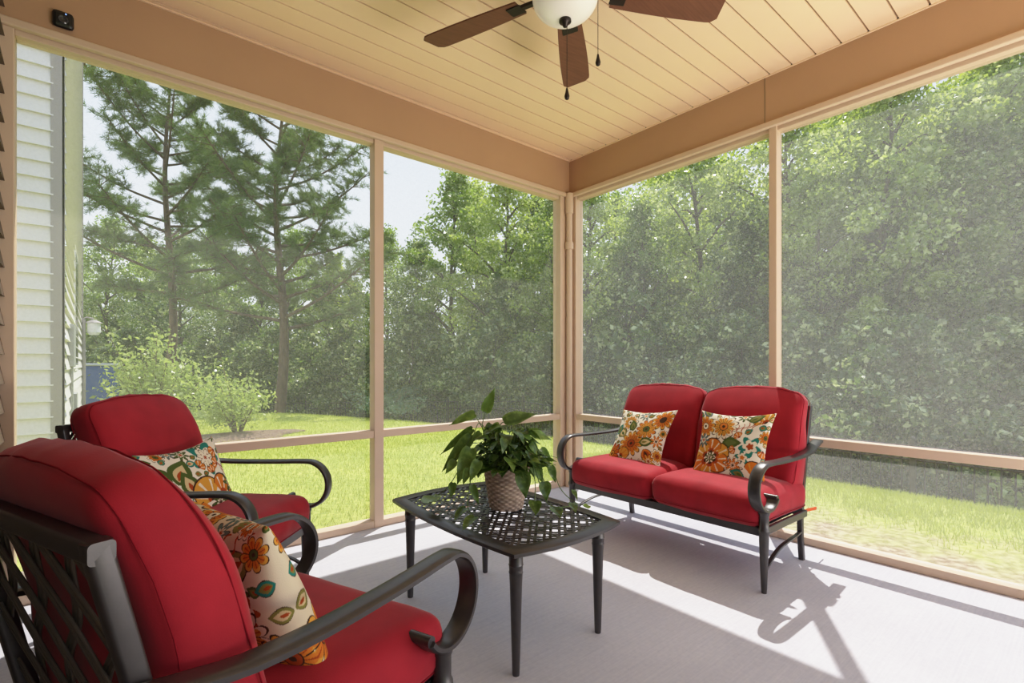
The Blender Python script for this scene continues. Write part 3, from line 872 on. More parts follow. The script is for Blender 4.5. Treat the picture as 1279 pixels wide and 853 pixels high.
def make_pillow(name, size, thick, motifs, base=(.82, .77, .68), NN=190):
    u = np.sin(np.linspace(-PI / 2, PI / 2, NN)); U, W_ = np.meshgrid(u, u, indexing='ij')
    zc_ = thick / 2 * (1 - u ** 2) ** .42; ds_ = np.hypot(np.diff(u) * size / 2, np.diff(zc_)); arc = np.concatenate([[0], np.cumsum(ds_)]); arc = arc / arc[-1]
    A_, B_ = np.meshgrid(arc, arc, indexing='ij')
    pin = .14
    X = U * (1 - pin * (1 - W_ ** 2)); Y = W_ * (1 - pin * (1 - U ** 2))
    prof_ = ((1 - U ** 2) * (1 - W_ ** 2)) ** .42
    rngz = 1 + .06 * np.sin(U * 5 + W_ * 3)
    Z = thick / 2 * prof_ * rngz
    V1 = np.stack([X * size / 2, Y * size / 2, Z], -1).reshape(-1, 3)
    V2 = np.stack([X * size / 2, Y * size / 2, -Z], -1).reshape(-1, 3)
    V = np.concatenate([V1, V2])
    idx = np.arange(NN * NN).reshape(NN, NN)
    q = np.stack([idx[:-1, :-1], idx[1:, :-1], idx[1:, 1:], idx[:-1, 1:]], -1).reshape(-1, 4)
    F = np.concatenate([q, q[:, ::-1] + NN * NN])
    me = mesh_from_np(name, V, F)
    col = paint_print(A_, B_, motifs, base)
    c4 = np.ones((2 * NN * NN, 4)); c4[:NN * NN, :3] = col.reshape(-1, 3); c4[NN * NN:, :3] = col.reshape(-1, 3)
    at_ = me.color_attributes.new('print', 'FLOAT_COLOR', 'POINT')
    at_.data.foreach_set('color', c4.astype(np.float32).ravel())
    o = link('throw_pillow', me, M['floral'], None, True)
    bm = bmesh.new(); bm.from_mesh(me); bmesh.ops.remove_doubles(bm, verts=bm.verts, dist=.0004); bm.to_mesh(me); bm.free()
    me.polygons.foreach_set('use_smooth', [True] * len(me.polygons))
    return o

def pose(o, c, xdir, updir):
    """pillow local X -> xdir, local Y -> up in pillow plane, Z -> face normal"""
    x = Vector(xdir).normalized(); u = Vector(updir); u = (u - x * u.dot(x)).normalized(); n = x.cross(u)
    o.matrix_world = Matrix.Translation(c) @ Matrix((x, u, n)).transposed().to_4x4()

p1 = make_pillow('pillow', .40, .10, motifs_C(1)); tag(p1, 'floral cream pillow on loveseat end nearest the screened corner, orange daisies', 'pillow')
pose(p1, (-.520, -1.093, .570), (.0, -.985, .06), (.66, -.05, 1))
p2 = make_pillow('pillow', .40, .10, motifs_B(2)); tag(p2, 'floral pillow on loveseat with green leaf and teal flower, beside the nearer arm', 'pillow')
pose(p2, (-.505, -1.655, .583), (.03, -.99, .03), (.46, .0, 1))
p3 = make_pillow('pillow', .40, .11, motifs_A(3), (.80, .74, .64), 260); tag(p3, 'floral pillow with teal flower and leafy sprig on the armchair facing the camera', 'pillow')
p4 = make_pillow('pillow', .40, .13, motifs_D(4), (.70, .61, .46), 320); tag(p4, 'floral pillow tucked behind the armrest of the armchair seen from behind', 'pillow')
def loc2w(ch, p):
    th = ch.rotation_euler.z
    return Vector((ch.location.x + p[0] * math.cos(th) - p[1] * math.sin(th), ch.location.y + p[0] * math.sin(th) + p[1] * math.cos(th), p[2]))
def dirw(ch, d):
    th = ch.rotation_euler.z
    return Vector((d[0] * math.cos(th) - d[1] * math.sin(th), d[0] * math.sin(th) + d[1] * math.cos(th), d[2]))
pose(p3, loc2w(chair2, (-.060, -.03, .512)), dirw(chair2, (.05, 1, .03)), dirw(chair2, (-.42, -.05, 1)))
pose(p4, loc2w(chair, (-.060, -.02, .555)), dirw(chair, (.10, 1, .0)), dirw(chair, (-.40, .0, 1)))

# ================================================================== POTTED PLANT
PX, PY = -1.782, -1.345
plant = empty('potted_plant', (PX, PY, TZ))
tag(plant, 'trailing green houseplant in a round wicker basket on the coffee table', 'potted plant')
# woven basket
nth, nz_ = 200, 64
th = np.linspace(0, 2 * PI, nth, endpoint=False); zz = np.linspace(0, 1, nz_)
T, Z = np.meshgrid(th, zz, indexing='ij')
Rb = .066 + (.094 - .066) * Z ** .9
nst = 30; nrow = 19
row = np.floor(Z * nrow); fr = Z * nrow - row
weave = np.cos(T * nst / 2 + row * PI)
rr = Rb + .0022 * weave * np.sin(fr * PI) ** .5 + .0012 * np.sin(fr * PI)
rim = Z > .94
rr = np.where(rim, Rb + .004 + .0018 * np.sin(T * 60 + Z * 90), rr)
Vb = np.stack([rr * np.cos(T), rr * np.sin(T), Z * .172 + .002], -1).reshape(-1, 3)
idx = np.arange(nth * nz_).reshape(nth, nz_); i2 = np.roll(idx, -1, 0)
F = np.stack([idx[:, :-1], i2[:, :-1], i2[:, 1:], idx[:, 1:]], -1).reshape(-1, 4)
Vin = np.stack([(Rb - .012) * np.cos(T), (Rb - .012) * np.sin(T), Z * .172 + .002], -1).reshape(-1, 3)
Fin = F[:, ::-1] + nth * nz_
top = np.stack([idx[:, -1], i2[:, -1], i2[:, -1] + nth * nz_, idx[:, -1] + nth * nz_], -1)
me = mesh_from_np('basket', np.concatenate([Vb, Vin]), np.concatenate([F, Fin, top]))
shade = np.clip(.55 + .35 * weave * np.sin(fr * PI) + .25 * np.sin(fr * PI) - .2, 0, 1)
rn = np.random.default_rng(3); rv = rn.random((nst + 1, nrow + 1))[np.floor(T / (2 * PI) * nst).astype(int), row.astype(int).clip(0, nrow)]
cA = np.array((.25, .17, .125)); cB = np.array((.68, .55, .46))
cc = cA + (cB - cA) * shade[..., None]; cc = cc * (.75 + .45 * rv[..., None])
c4 = np.ones((2 * nth * nz_, 4)); c4[:nth * nz_, :3] = cc.reshape(-1, 3); c4[nth * nz_:, :3] = (.15, .10, .06)
ca_ = me.color_attributes.new('weave', 'FLOAT_COLOR', 'POINT'); ca_.data.foreach_set('color', c4.astype(np.float32).ravel())
link('wicker_basket', me, M['wicker'], plant, True)
b = MB(); b.lathe([(.001, .001), (.064, .002), (.066, .006)], 32); b.build('basket_base', M['twig'], plant)
b = MB(); b.lathe([(.001, .158), (.05, .156), (.081, .150)], 32, cap=False); b.build('soil', M['soil'], plant)
# leaves
def leaf_shape():
    prof = [(0, .0), (-.035, .16), (-.02, .30), (.08, .42), (.22, .46), (.40, .42), (.58, .32), (.75, .19), (.90, .07), (1.0, 0)]
    return prof
LV = []; LF = []; LT = []
def add_leaf(base, d, up, L_, w=1., droop=.25, fold=.22, tint=.2):
    d = Vector(d).normalized(); up = Vector(up); s = d.cross(up)
    if s.length < 1e-4: s = d.orthogonal()
    s.normalize(); n = s.cross(d)
    n0 = len(LV); prof = leaf_shape(); rows = []
    for x, wy in prof:
        r_ = []
        for f in (-1, -.55, 0, .55, 1):
            yy = wy * f * w * .92
            zz = abs(yy) * fold - droop * x * x + .02 * math.sin(x * 9 + f * 2)
            xx = max(0, x) if f == 0 else x
            p = Vector(base) + (d * xx + s * yy + n * zz) * L_
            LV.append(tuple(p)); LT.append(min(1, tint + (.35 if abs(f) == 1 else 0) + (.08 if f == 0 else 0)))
            r_.append(len(LV) - 1)
        rows.append(r_)
    for a, c in zip(rows, rows[1:]):
        for k in range(4): LF.append((a[k], a[k + 1], c[k + 1], c[k]))
SM = MB(); rnd = random.Random(11)
Z0 = .15
def onplane(px, py, z):
    r_ = at(px, py, 1.0) - CAM
    return CAM + r_ * ((z - CAM.z) / r_.z)
def local(p): return Vector((p[0] - PX, p[1] - PY, p[2] - TZ))
for i in range(230):
    a = rnd.uniform(0, 2 * PI); el = rnd.random() ** .8
    ro = rnd.uniform(.03, .165) * (1.05 - .45 * el); hh = Z0 + .03 + .175 * el * rnd.uniform(.6, 1.)
    if i % 3 == 0: hh = Z0 + rnd.uniform(-.005, .09); ro = rnd.uniform(.07, .165)
    if math.cos(a) * VX + math.sin(a) * VY < .1: hh = max(hh, Z0 + .035)
    base = Vector((ro * math.cos(a), ro * math.sin(a), hh))
    root = Vector((.03 * math.cos(a + .5), .03 * math.sin(a + .5), Z0))
    mid = (root + base) / 2 + Vector((0, 0, .045))
    SM.tube(spline([root, mid, base], 4), .0017, 5)
    d = Vector((math.cos(a) * 1, math.sin(a) * 1, rnd.uniform(-1.1, .25) - (0.25 if hh < Z0 + .06 else 0)))
    d += Vector((rnd.uniform(-.5, .5), rnd.uniform(-.5, .5), 0))
    if math.cos(a) * VX + math.sin(a) * VY < .1 and hh < Z0 + .07: d.z = abs(d.z) * .3 - .1
    add_leaf(base, d, Vector((rnd.uniform(-.4, .4), rnd.uniform(-.4, .4), 1)), rnd.uniform(.042, .076), rnd.uniform(.66, .92), rnd.uniform(.05, .45), rnd.uniform(.05, .35), rnd.random() ** 2.5 * .6)
# leaves read off the photograph: (base px, tip px, depth base, depth tip, width, tint)
D0 = 2.05
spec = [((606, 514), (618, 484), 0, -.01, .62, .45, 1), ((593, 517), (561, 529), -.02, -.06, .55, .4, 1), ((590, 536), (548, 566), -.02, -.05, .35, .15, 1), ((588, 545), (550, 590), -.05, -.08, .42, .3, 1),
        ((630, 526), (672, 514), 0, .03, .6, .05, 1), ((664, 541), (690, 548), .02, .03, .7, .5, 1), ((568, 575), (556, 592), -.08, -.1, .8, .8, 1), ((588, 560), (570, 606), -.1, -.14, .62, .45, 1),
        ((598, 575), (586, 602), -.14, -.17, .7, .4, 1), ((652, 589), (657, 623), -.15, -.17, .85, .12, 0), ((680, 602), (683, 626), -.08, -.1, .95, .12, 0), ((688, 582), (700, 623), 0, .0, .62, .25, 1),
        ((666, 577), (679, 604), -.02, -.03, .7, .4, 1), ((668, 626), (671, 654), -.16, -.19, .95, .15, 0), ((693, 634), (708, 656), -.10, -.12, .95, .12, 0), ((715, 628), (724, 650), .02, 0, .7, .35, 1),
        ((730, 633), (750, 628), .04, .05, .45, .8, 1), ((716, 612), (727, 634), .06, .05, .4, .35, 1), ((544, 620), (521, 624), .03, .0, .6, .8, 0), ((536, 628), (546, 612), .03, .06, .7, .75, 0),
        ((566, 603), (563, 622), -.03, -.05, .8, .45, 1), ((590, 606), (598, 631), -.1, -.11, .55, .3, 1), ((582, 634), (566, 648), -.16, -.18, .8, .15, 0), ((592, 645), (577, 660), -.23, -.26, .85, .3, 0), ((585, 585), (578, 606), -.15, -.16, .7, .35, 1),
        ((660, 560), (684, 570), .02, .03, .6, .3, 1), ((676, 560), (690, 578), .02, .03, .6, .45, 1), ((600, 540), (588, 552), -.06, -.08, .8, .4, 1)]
crown = Vector((0, 0, Z0 + .02))
for (bx, by), (tx, ty), db, dt, w, ti, st in spec:
    B = local(at(bx, by, D0 + db)); Tt = local(at(tx, ty, D0 + dt))
    if B.z < .045: B = local(onplane(bx, by, TZ + .045))
    if Tt.z < .024: Tt = local(onplane(tx, ty, TZ + .024))
    dv = Tt - B
    if dv.length > .085 and Tt.z < .05: dv = dv.normalized() * .075
    view = Vector((VX, VY, -.25)); up = Vector((0, 0, 1)) if not st else (Vector((0, 0, 1)) * .5 - view)
    if abs(dv.normalized().z) > .7: up = -view
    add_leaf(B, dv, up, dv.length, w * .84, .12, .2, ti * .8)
def vine(pxs):
    pts = [crown]
    for x, y_, d_ in pxs:
        p = local(at(x, y_, D0 + d_)); pts.append(p if p.z > .012 else local(onplane(x, y_, TZ + .012)))
    SM.tube(spline(pts, 6), .0018, 5)
vine([(650, 575, -.03), (652, 589, -.15)]); vine([(660, 572, -.02), (668, 600, -.12), (668, 626, -.16)]); vine([(665, 570, -.02), (680, 602, -.08)])
vine([(668, 565, 0), (688, 582, 0), (700, 610, .02), (716, 626, .03), (732, 632, .04)]); vine([(662, 575, -.02), (680, 622, -.09), (694, 633, -.1), (715, 632, .0)])
vine([(600, 560, -.05), (575, 585, -.06), (560, 608, -.02), (544, 620, .03)]); vine([(600, 570, -.1), (588, 600, -.12), (584, 632, -.16), (592, 645, -.23)])
vine([(604, 540, 0), (606, 514, 0)]); vine([(600, 530, -.01), (593, 517, -.02)]); vine([(602, 530, -.03), (590, 545, -.05), (566, 578, -.08)]); vine([(625, 535, 0), (630, 526, 0)])
vine([(655, 550, .01), (664, 541, .02)]); vine([(600, 560, -.08), (588, 562, -.1)])
me = bpy.data.meshes.new('foliage'); me.from_pydata(LV, [], LF); me.update()
tt = me.attributes.new('tint', 'FLOAT', 'POINT'); tt.data.foreach_set('value', LT)
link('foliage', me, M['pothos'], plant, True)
SM.build('stems', M['stem'], plant, True)

# ================================================================== GROUNDS
def crest(y):
    P = [(-30, 2.3), (-4, 2.1), (-2.5, 2.0), (-.5, 1.95), (1.58, 2.15), (3.2, 2.0), (5, 1.65), (6.5, 1.2), (9, .1), (11.5, -1.2), (14, -3.0), (20, -8), (60, -40)]
    for (a, xa), (c, xb) in zip(P, P[1:]):
        if y <= c: return xa + (xb - xa) * (y - a) / (c - a)
    return P[-1][1]
def gz(x, y):
    s = (x - crest(y)) * (1.0 if y < 4 else .80)
    if s < 0: d = 0
    elif s < 1: d = .25 * s * s
    elif s < 3.6: d = .25 + .5 * (s - 1)
    else: d = 1.55
    return -.10 - d + .012 * noise.noise(Vector((x * .6, y * .6, 0)))
xs = np.concatenate([np.linspace(-14, -4, 12), np.linspace(-3.6, 8, 70), np.linspace(9, 45, 18)])
ysg = np.concatenate([np.linspace(-30, -6, 10), np.linspace(-5.5, 16, 90), np.linspace(17, 60, 18)])
V = []; 
for x in xs:
    for y in ysg: V.append((x, y, gz(x, y)))
ny = len(ysg); F = [(i * ny + j, (i + 1) * ny + j, (i + 1) * ny + j + 1, i * ny + j + 1) for i in range(len(xs) - 1) for j in range(ny - 1)]
me = bpy.data.meshes.new('ground'); me.from_pydata(V, [], F); me.update()
def ground_mat():
    m, nt, out = new_mat('lawn_ground'); L = nt.links.new
    tc = N(nt, 'ShaderNodeTexCoord'); P = tc.outputs['Object']
    n1 = N(nt, 'ShaderNodeTexNoise'); n1.inputs['Scale'].default_value = 1.1; n1.inputs['Detail'].default_value = 8; n1.inputs['Roughness'].default_value = .7
    n2 = N(nt, 'ShaderNodeTexNoise'); n2.inputs['Scale'].default_value = 22; n2.inputs['Detail'].default_value = 5
    L(P, n1.inputs['Vector']); L(P, n2.inputs['Vector'])
    mm = N(nt, 'ShaderNodeMath', operation='MULTIPLY_ADD'); mm.inputs[1].default_value = .5; L(n2.outputs['Fac'], mm.inputs[0]); 
    hf = N(nt, 'ShaderNodeMath', operation='MULTIPLY'); hf.inputs[1].default_value = .5; L(n1.outputs['Fac'], hf.inputs[0]); L(hf.outputs[0], mm.inputs[2])
    cr = N(nt, 'ShaderNodeValToRGB'); E_ = cr.color_ramp.elements
    E_[0].position = .36; E_[0].color = (.28, .36, .075, 1); E_[1].position = .62; E_[1].color = (.52, .54, .16, 1)
    L(mm.outputs[0], cr.inputs['Fac'])
    # bare straw strip along the right wall
    sp = N(nt, 'ShaderNodeSeparateXYZ'); L(P, sp.inputs[0])
    mr = N(nt, 'ShaderNodeMapRange'); mr.inputs['From Min'].default_value = .15; mr.inputs['From Max'].default_value = 1.5; mr.inputs['To Min'].default_value = 1; mr.inputs['To Max'].default_value = 0
    L(sp.outputs['X'], mr.inputs['Value'])
    gt = N(nt, 'ShaderNodeMath', operation='GREATER_THAN'); gt.inputs[1].default_value = .06; L(sp.outputs['X'], gt.inputs[0])
    lt = N(nt, 'ShaderNodeMath', operation='LESS_THAN'); lt.inputs[1].default_value = .1; L(sp.outputs['Y'], lt.inputs[0])
    q = N(nt, 'ShaderNodeMath', operation='MULTIPLY'); L(mr.outputs[0], q.inputs[0]); L(gt.outputs[0], q.inputs[1])
    q2 = N(nt, 'ShaderNodeMath', operation='MULTIPLY'); L(q.outputs[0], q2.inputs[0]); L(lt.outputs[0], q2.inputs[1])
    n3 = N(nt, 'ShaderNodeTexNoise'); n3.inputs['Scale'].default_value = 5; n3.inputs['Detail'].default_value = 6; L(P, n3.inputs['Vector'])
    q3 = N(nt, 'ShaderNodeMath', operation='MULTIPLY_ADD'); q3.inputs[1].default_value = 1.6; q3.inputs[2].default_value = -.8; L(n3.outputs['Fac'], q3.inputs[0])
    q4 = N(nt, 'ShaderNodeMath', operation='ADD'); q4.use_clamp = True; L(q2.outputs[0], q4.inputs[0]); L(q3.outputs[0], q4.inputs[1])
    q5 = N(nt, 'ShaderNodeMath', operation='MULTIPLY'); q5.use_clamp = True; L(q4.outputs[0], q5.inputs[0])
    gz2 = N(nt, 'ShaderNodeMath', operation='GREATER_THAN'); gz2.inputs[1].default_value = .001; L(q2.outputs[0], gz2.inputs[0]); L(gz2.outputs[0], q5.inputs[1])
    mx = N(nt, 'ShaderNodeMix', data_type='RGBA'); L(q5.outputs[0], mx.inputs['Factor']); L(cr.outputs['Color'], mx.inputs['A'])
    c2 = N(nt, 'ShaderNodeValToRGB'); c2.color_ramp.elements[0].color = (.27, .19, .13, 1); c2.color_ramp.elements[1].color = (.56, .45, .34, 1); c2.color_ramp.elements[0].position = .4; c2.color_ramp.elements[1].position = .62
    L(n2.outputs['Fac'], c2.inputs['Fac']); L(c2.outputs['Color'], mx.inputs['B'])
    # woodland floor below the bank
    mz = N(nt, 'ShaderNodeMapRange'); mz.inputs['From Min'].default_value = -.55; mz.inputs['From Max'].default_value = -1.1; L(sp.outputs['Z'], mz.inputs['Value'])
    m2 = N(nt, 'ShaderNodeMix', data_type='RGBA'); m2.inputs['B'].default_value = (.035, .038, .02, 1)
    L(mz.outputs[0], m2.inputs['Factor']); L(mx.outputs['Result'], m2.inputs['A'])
    b = N(nt, 'ShaderNodeBsdfPrincipled'); b.inputs['Roughness'].default_value = .95; b.inputs['Specular IOR Level'].default_value = .1
    L(m2.outputs['Result'], b.inputs['Base Color'])
    bp = N(nt, 'ShaderNodeBump'); bp.inputs['Strength'].default_value = .5; bp.inputs['Distance'].default_value = .03; L(n2.outputs['Fac'], bp.inputs['Height']); L(bp.outputs[0], b.inputs['Normal'])
    L(b.outputs[0], out.inputs['Surface'])
    return m
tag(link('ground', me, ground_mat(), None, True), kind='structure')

# grass blades (stuff)
rng = np.random.default_rng(5)
def grass(n, x0, x1, y0, y1, hmin, hmax, keep):
    P = np.stack([rng.uniform(x0, x1, n), rng.uniform(y0, y1, n)], -1)
    P = P[[keep(px_, py_) for px_, py_ in P]]
    n = len(P)
    Zb = np.array([gz(a, c) for a, c in P]); h = rng.uniform(hmin, hmax, n); a = rng.uniform(0, 2 * PI, n); w = rng.uniform(.002, .004, n)
    lean = rng.uniform(0, .55, n); b2 = rng.uniform(0, 2 * PI, n)
    base = np.stack([P[:, 0], P[:, 1], Zb - .005], -1)
    s = np.stack([np.cos(a) * w, np.sin(a) * w, np.zeros(n)], -1)
    tip = base + np.stack([np.cos(b2) * lean * h, np.sin(b2) * lean * h, h], -1)
    V = np.stack([base - s, base + s, tip], 1).reshape(-1, 3); F = np.arange(3 * n).reshape(n, 3)
    return V, F
def k1(x, y):
    s = x - crest(y)
    if not (s < 1.0): return False
    if -3.6 < x < .12 and y < .12: return False
    if x > 0 and y < .1:
        d = .25 + .9 * noise.noise(Vector((x * 2.2, y * 2.2, 3))) + (x - 1.05) * 1.0
        if d < rng.random(): return False
    return True
Va, Fa = grass(70000, .1, 3.2, -4.6, 1.2, .035, .075, k1)
Vc, Fc = grass(90000, -3.4, 3.0, .1, 9.5, .025, .055, k1)
me = mesh_from_np('lawn_grass', np.concatenate([Va, Vc]), np.concatenate([Fa, Fc + len(Va)]))
tag(link('lawn_grass', me, M['grassblade']), 'bright green mown grass growing outside the screened porch', 'grass', kind='stuff')

# mulch bed and stones
mb = MB(); rg = []
for k in range(40):
    a = 2 * PI * k / 40; rr_ = 1 + .12 * math.sin(3 * a) + .08 * math.sin(5 * a + 1)
    rg.append((1.0 * rr_ * math.cos(a), .55 * rr_ * math.sin(a)))
MC = (-1.45, 5.75)
vs = []
for s_, z_ in ((1, .006), (.85, .03), (.5, .05), (.02, .06)):
    vs += [(MC[0] + x * s_, MC[1] + y * s_, gz(MC[0], MC[1]) + z_) for x, y in rg]
fs = [(j * 40 + k, j * 40 + (k + 1) % 40, (j + 1) * 40 + (k + 1) % 40, (j + 1) * 40 + k) for j in range(3) for k in range(40)] + [tuple(3 * 40 + k for k in range(40))]
mb.add(vs, fs); tag(mb.build('mulch_bed', M['mulch'], smooth=True), 'low brown mulch bed around the foot of the garden shrubs', 'mulch', kind='stuff')
rs = random.Random(4)
for i in range(7):
    m_ = MB(); sx = rs.uniform(.05, .09)
    bm = bmesh.new(); bmesh.ops.create_icosphere(bm, subdivisions=3, radius=1)
    for v in bm.verts:
        v.co *= 1 + .22 * noise.noise(v.co * 1.3 + Vector((i * 9, 0, 0)))
        v.co = Vector((v.co.x * sx, v.co.y * sx * rs.uniform(.98, 1.02) * .8, v.co.z * sx * .6))
    me = bpy.data.meshes.new('stone'); bm.to_mesh(me); bm.free()
    o = link('river_stone', me, M['stone'], None, True)
    x_, y_ = -3.33 + .14 * (i % 3) , .22 + .13 * (i // 2) + .03 * (i % 2)
    o.location = (x_, y_, gz(x_, y_) + sx * .35); o.rotation_euler = (0, 0, i * 1.1)
    tag(o, 'tan rounded stone lying outside the screen at the house wall foot', 'stone', 'stones outside the screen by the house')

# ---------------------------------------------------------------- neighbouring house wing
house = empty('house', (-3.277, 2.2, 0)); tag(house, 'pale vinyl-sided house wing with grey corner board outside the screen', 'house')
def lap(name, p0, p1, nrm, z0, z1, mat, ex=.12):
    b = MB(); p0 = Vector(p0); p1 = Vector(p1); nrm = Vector(nrm); z = z0
    while z < z1:
        q = [p0 + Vector((0, 0, z + ex)), p1 + Vector((0, 0, z + ex)), p1 + nrm * .024 + Vector((0, 0, z)), p0 + nrm * .024 + Vector((0, 0, z)), p1 + Vector((0, 0, z)), p0 + Vector((0, 0, z))]
        b.add(q, [(0, 1, 2, 3), (3, 2, 4, 5)]); z += ex
    b.build(name, mat, house)
lap('siding_wall', (-6.5, 0, 0), (-.05, 0, 0), (0, -1, 0), -.1, 6.2, M['siding'])
lap('siding_wall', (0, .05, 0), (0, 5.75, 0), (1, 0, 0), -.1, 6.2, M['siding'])
b = MB(); b.box(-.066, .012, -.022, 0.0, -.12, 6.2); b.box(0, .012, -.022, .07, -.12, 6.2); b.build('corner_board', M['corner'], house)
b = MB(); b.box(-.02, .03, 5.70, 5.80, -.12, 6.2); b.build('corner_board', M['corner'], house)
b = MB(); b.tube([(.045, 5.30, -.1), (.045, 5.30, 1.74)], .024, 10); b.build('downspout', M['corner'], house, True)
b = MB(); b.box(.0, .050, .75, 1.15, 1.0, 1.38); b.build('utility_box', M['grey'], house, bevel=.01)
b = MB(); b.box(.0, .06, 1.0, 1.35, .25, .75); b.lathe([(.09, -.06), (.09, .06), (.07, .08)], 20, (.07, 1.17, .48)); b.build('electric_meter', M['grey'], house, True)
b = MB(); b.tube([(.025, .95, .2), (.025, .95, 1.0)], .014, 8); b.build('conduit', M['grey'], house, True)
b = MB(); b.box(.0, .020, 2.2, 3.3, .95, 2.35); wn = b.build('window_frame', M['white'], house, bevel=.004)
b = MB(); b.box(.01, .022, 2.27, 3.23, 1.02, 2.28); b.build('window_glass', M['lens'], wn)
# lantern on pole
lp = empty('lantern', (-3.20, 7.5, 0)); tag(lp, 'small lantern light hung on the far end of the pale house wall', 'lantern')
b = MB(); b.tube([(-.077, 0, 1.72), (.0, 0, 1.78), (.09, 0, 1.76)], .012, 8); b.build('bracket', M['corner'], lp, True)
b = MB(); b.lathe([(.03, 1.74), (.10, 1.70), (.11, 1.69)], 12, (.09, 0, 0)); b.build('lantern_cap', M['corner'], lp)
b = MB(); b.lathe([(.085, 1.69), (.085, 1.54), (.06, 1.50)], 12, (.09, 0, 0)); b.build('lantern_glass', M['white'], lp)
# blue bin
bn = empty('trash_bin', (-2.98, 12.7, 0)); tag(bn, 'blue wheeled trash bin with pale lid standing past the house corner', 'trash bin')
gzb = gz(-2.98, 12.7)
b = MB()
b.add([(-.30, -.34, gzb + .05), (.30, -.34, gzb + .05), (.30, .34, gzb + .05), (-.30, .34, gzb + .05), (-.37, -.42, 1.0), (.37, -.42, 1.0), (.37, .42, 1.0), (-.37, .42, 1.0)], [(3, 2, 1, 0), (4, 5, 6, 7), (0, 1, 5, 4), (1, 2, 6, 5), (2, 3, 7, 6), (3, 0, 4, 7)])
b.build('bin_body', M['bin'], bn, bevel=.03)
b = MB(); b.box(-.41, .41, -.46, .46, 1.0, 1.06); b.build('bin_lid', M['binlid'], bn, bevel=.025)
for s in (-1, 1):
    b = MB(); b.lathe([(.02, -.025), (.10, -.025), (.10, .025), (.02, .025)], 18); b.build('wheel', M['black'], bn, M=Matrix.Translation((s * .3, .38, gzb + .1)) @ Matrix.Rotation(rad(90), 4, 'Y'))

# ---------------------------------------------------------------- fence on the bank
fence = empty('picket_fence', (0, 0, 0)); tag(fence, 'black metal picket fence standing along the bottom of the grassy bank', 'fence')
line = [(crest(y) + (2.55 if y < 4 else 2.55 + .12 * (y - 4)), y) for y in np.arange(-6, 17.1, .5)]
# resample by length
pts = [Vector((x, y, 0)) for x, y in line]; acc = 0; samp = []
step = 2.3
cur = 0; i = 0; posts = [pts[0]]
dist = 0
for a, c in zip(pts, pts[1:]):
    L_ = (c - a).length
    while dist + L_ >= step * len(posts):
        u = (step * len(posts) - dist) / L_; posts.append(a.lerp(c, u))
    dist += L_
FH = 1.15
for k, p in enumerate(posts):
    z_ = gz(p.x, p.y); b = MB(); b.box(p.x - .03, p.x + .03, p.y - .03, p.y + .03, z_ - .05, z_ + FH + .08); b.lathe([(.035, 0), (.03, .03), (.005, .05)], 8, (p.x, p.y, z_ + FH + .08))
    b.build('fence_post', M['fence'], fence)
for a, c in zip(posts, posts[1:]):
    b = MB(); za, zc = gz(a.x, a.y), gz(c.x, c.y); L_ = (c - a).length; n = int(L_ / .105)
    for hz in (.14, FH - .16, FH):
        b.tube([(a.x, a.y, za + hz), (c.x, c.y, zc + hz)], .014, 4)
    for j in range(1, n):
        u = j / n; x = a.x + (c.x - a.x) * u; y = a.y + (c.y - a.y) * u; z_ = za + (zc - za) * u
        b.tube([(x, y, z_ + .06), (x, y, z_ + FH)], .009, 4)
    b.build('fence_panel', M['fence'], fence)

# ---------------------------------------------------------------- trees
def leaf_quads(C, size, rng, upbias=.4, aspect=.62):
    n = len(C)
    nrm = rng.normal(size=(n, 3)); nrm[:, 2] += upbias; nrm /= np.linalg.norm(nrm, axis=1)[:, None]
    t = rng.normal(size=(n, 3)); t -= nrm * (t * nrm).sum(1)[:, None]; t /= np.linalg.norm(t, axis=1)[:, None]
    s = np.cross(nrm, t)
    L_ = size * rng.uniform(.6, 1.35, n)[:, None]; w = L_ * aspect
    V = np.stack([C - t * L_ * .5, C + s * w * .5 - t * L_ * .05 + nrm * L_ * .08, C + t * L_ * .5, C - s * w * .5 - t * L_ * .05 + nrm * L_ * .08], 1).reshape(-1, 3)
    return V, np.arange(4 * n).reshape(n, 4)

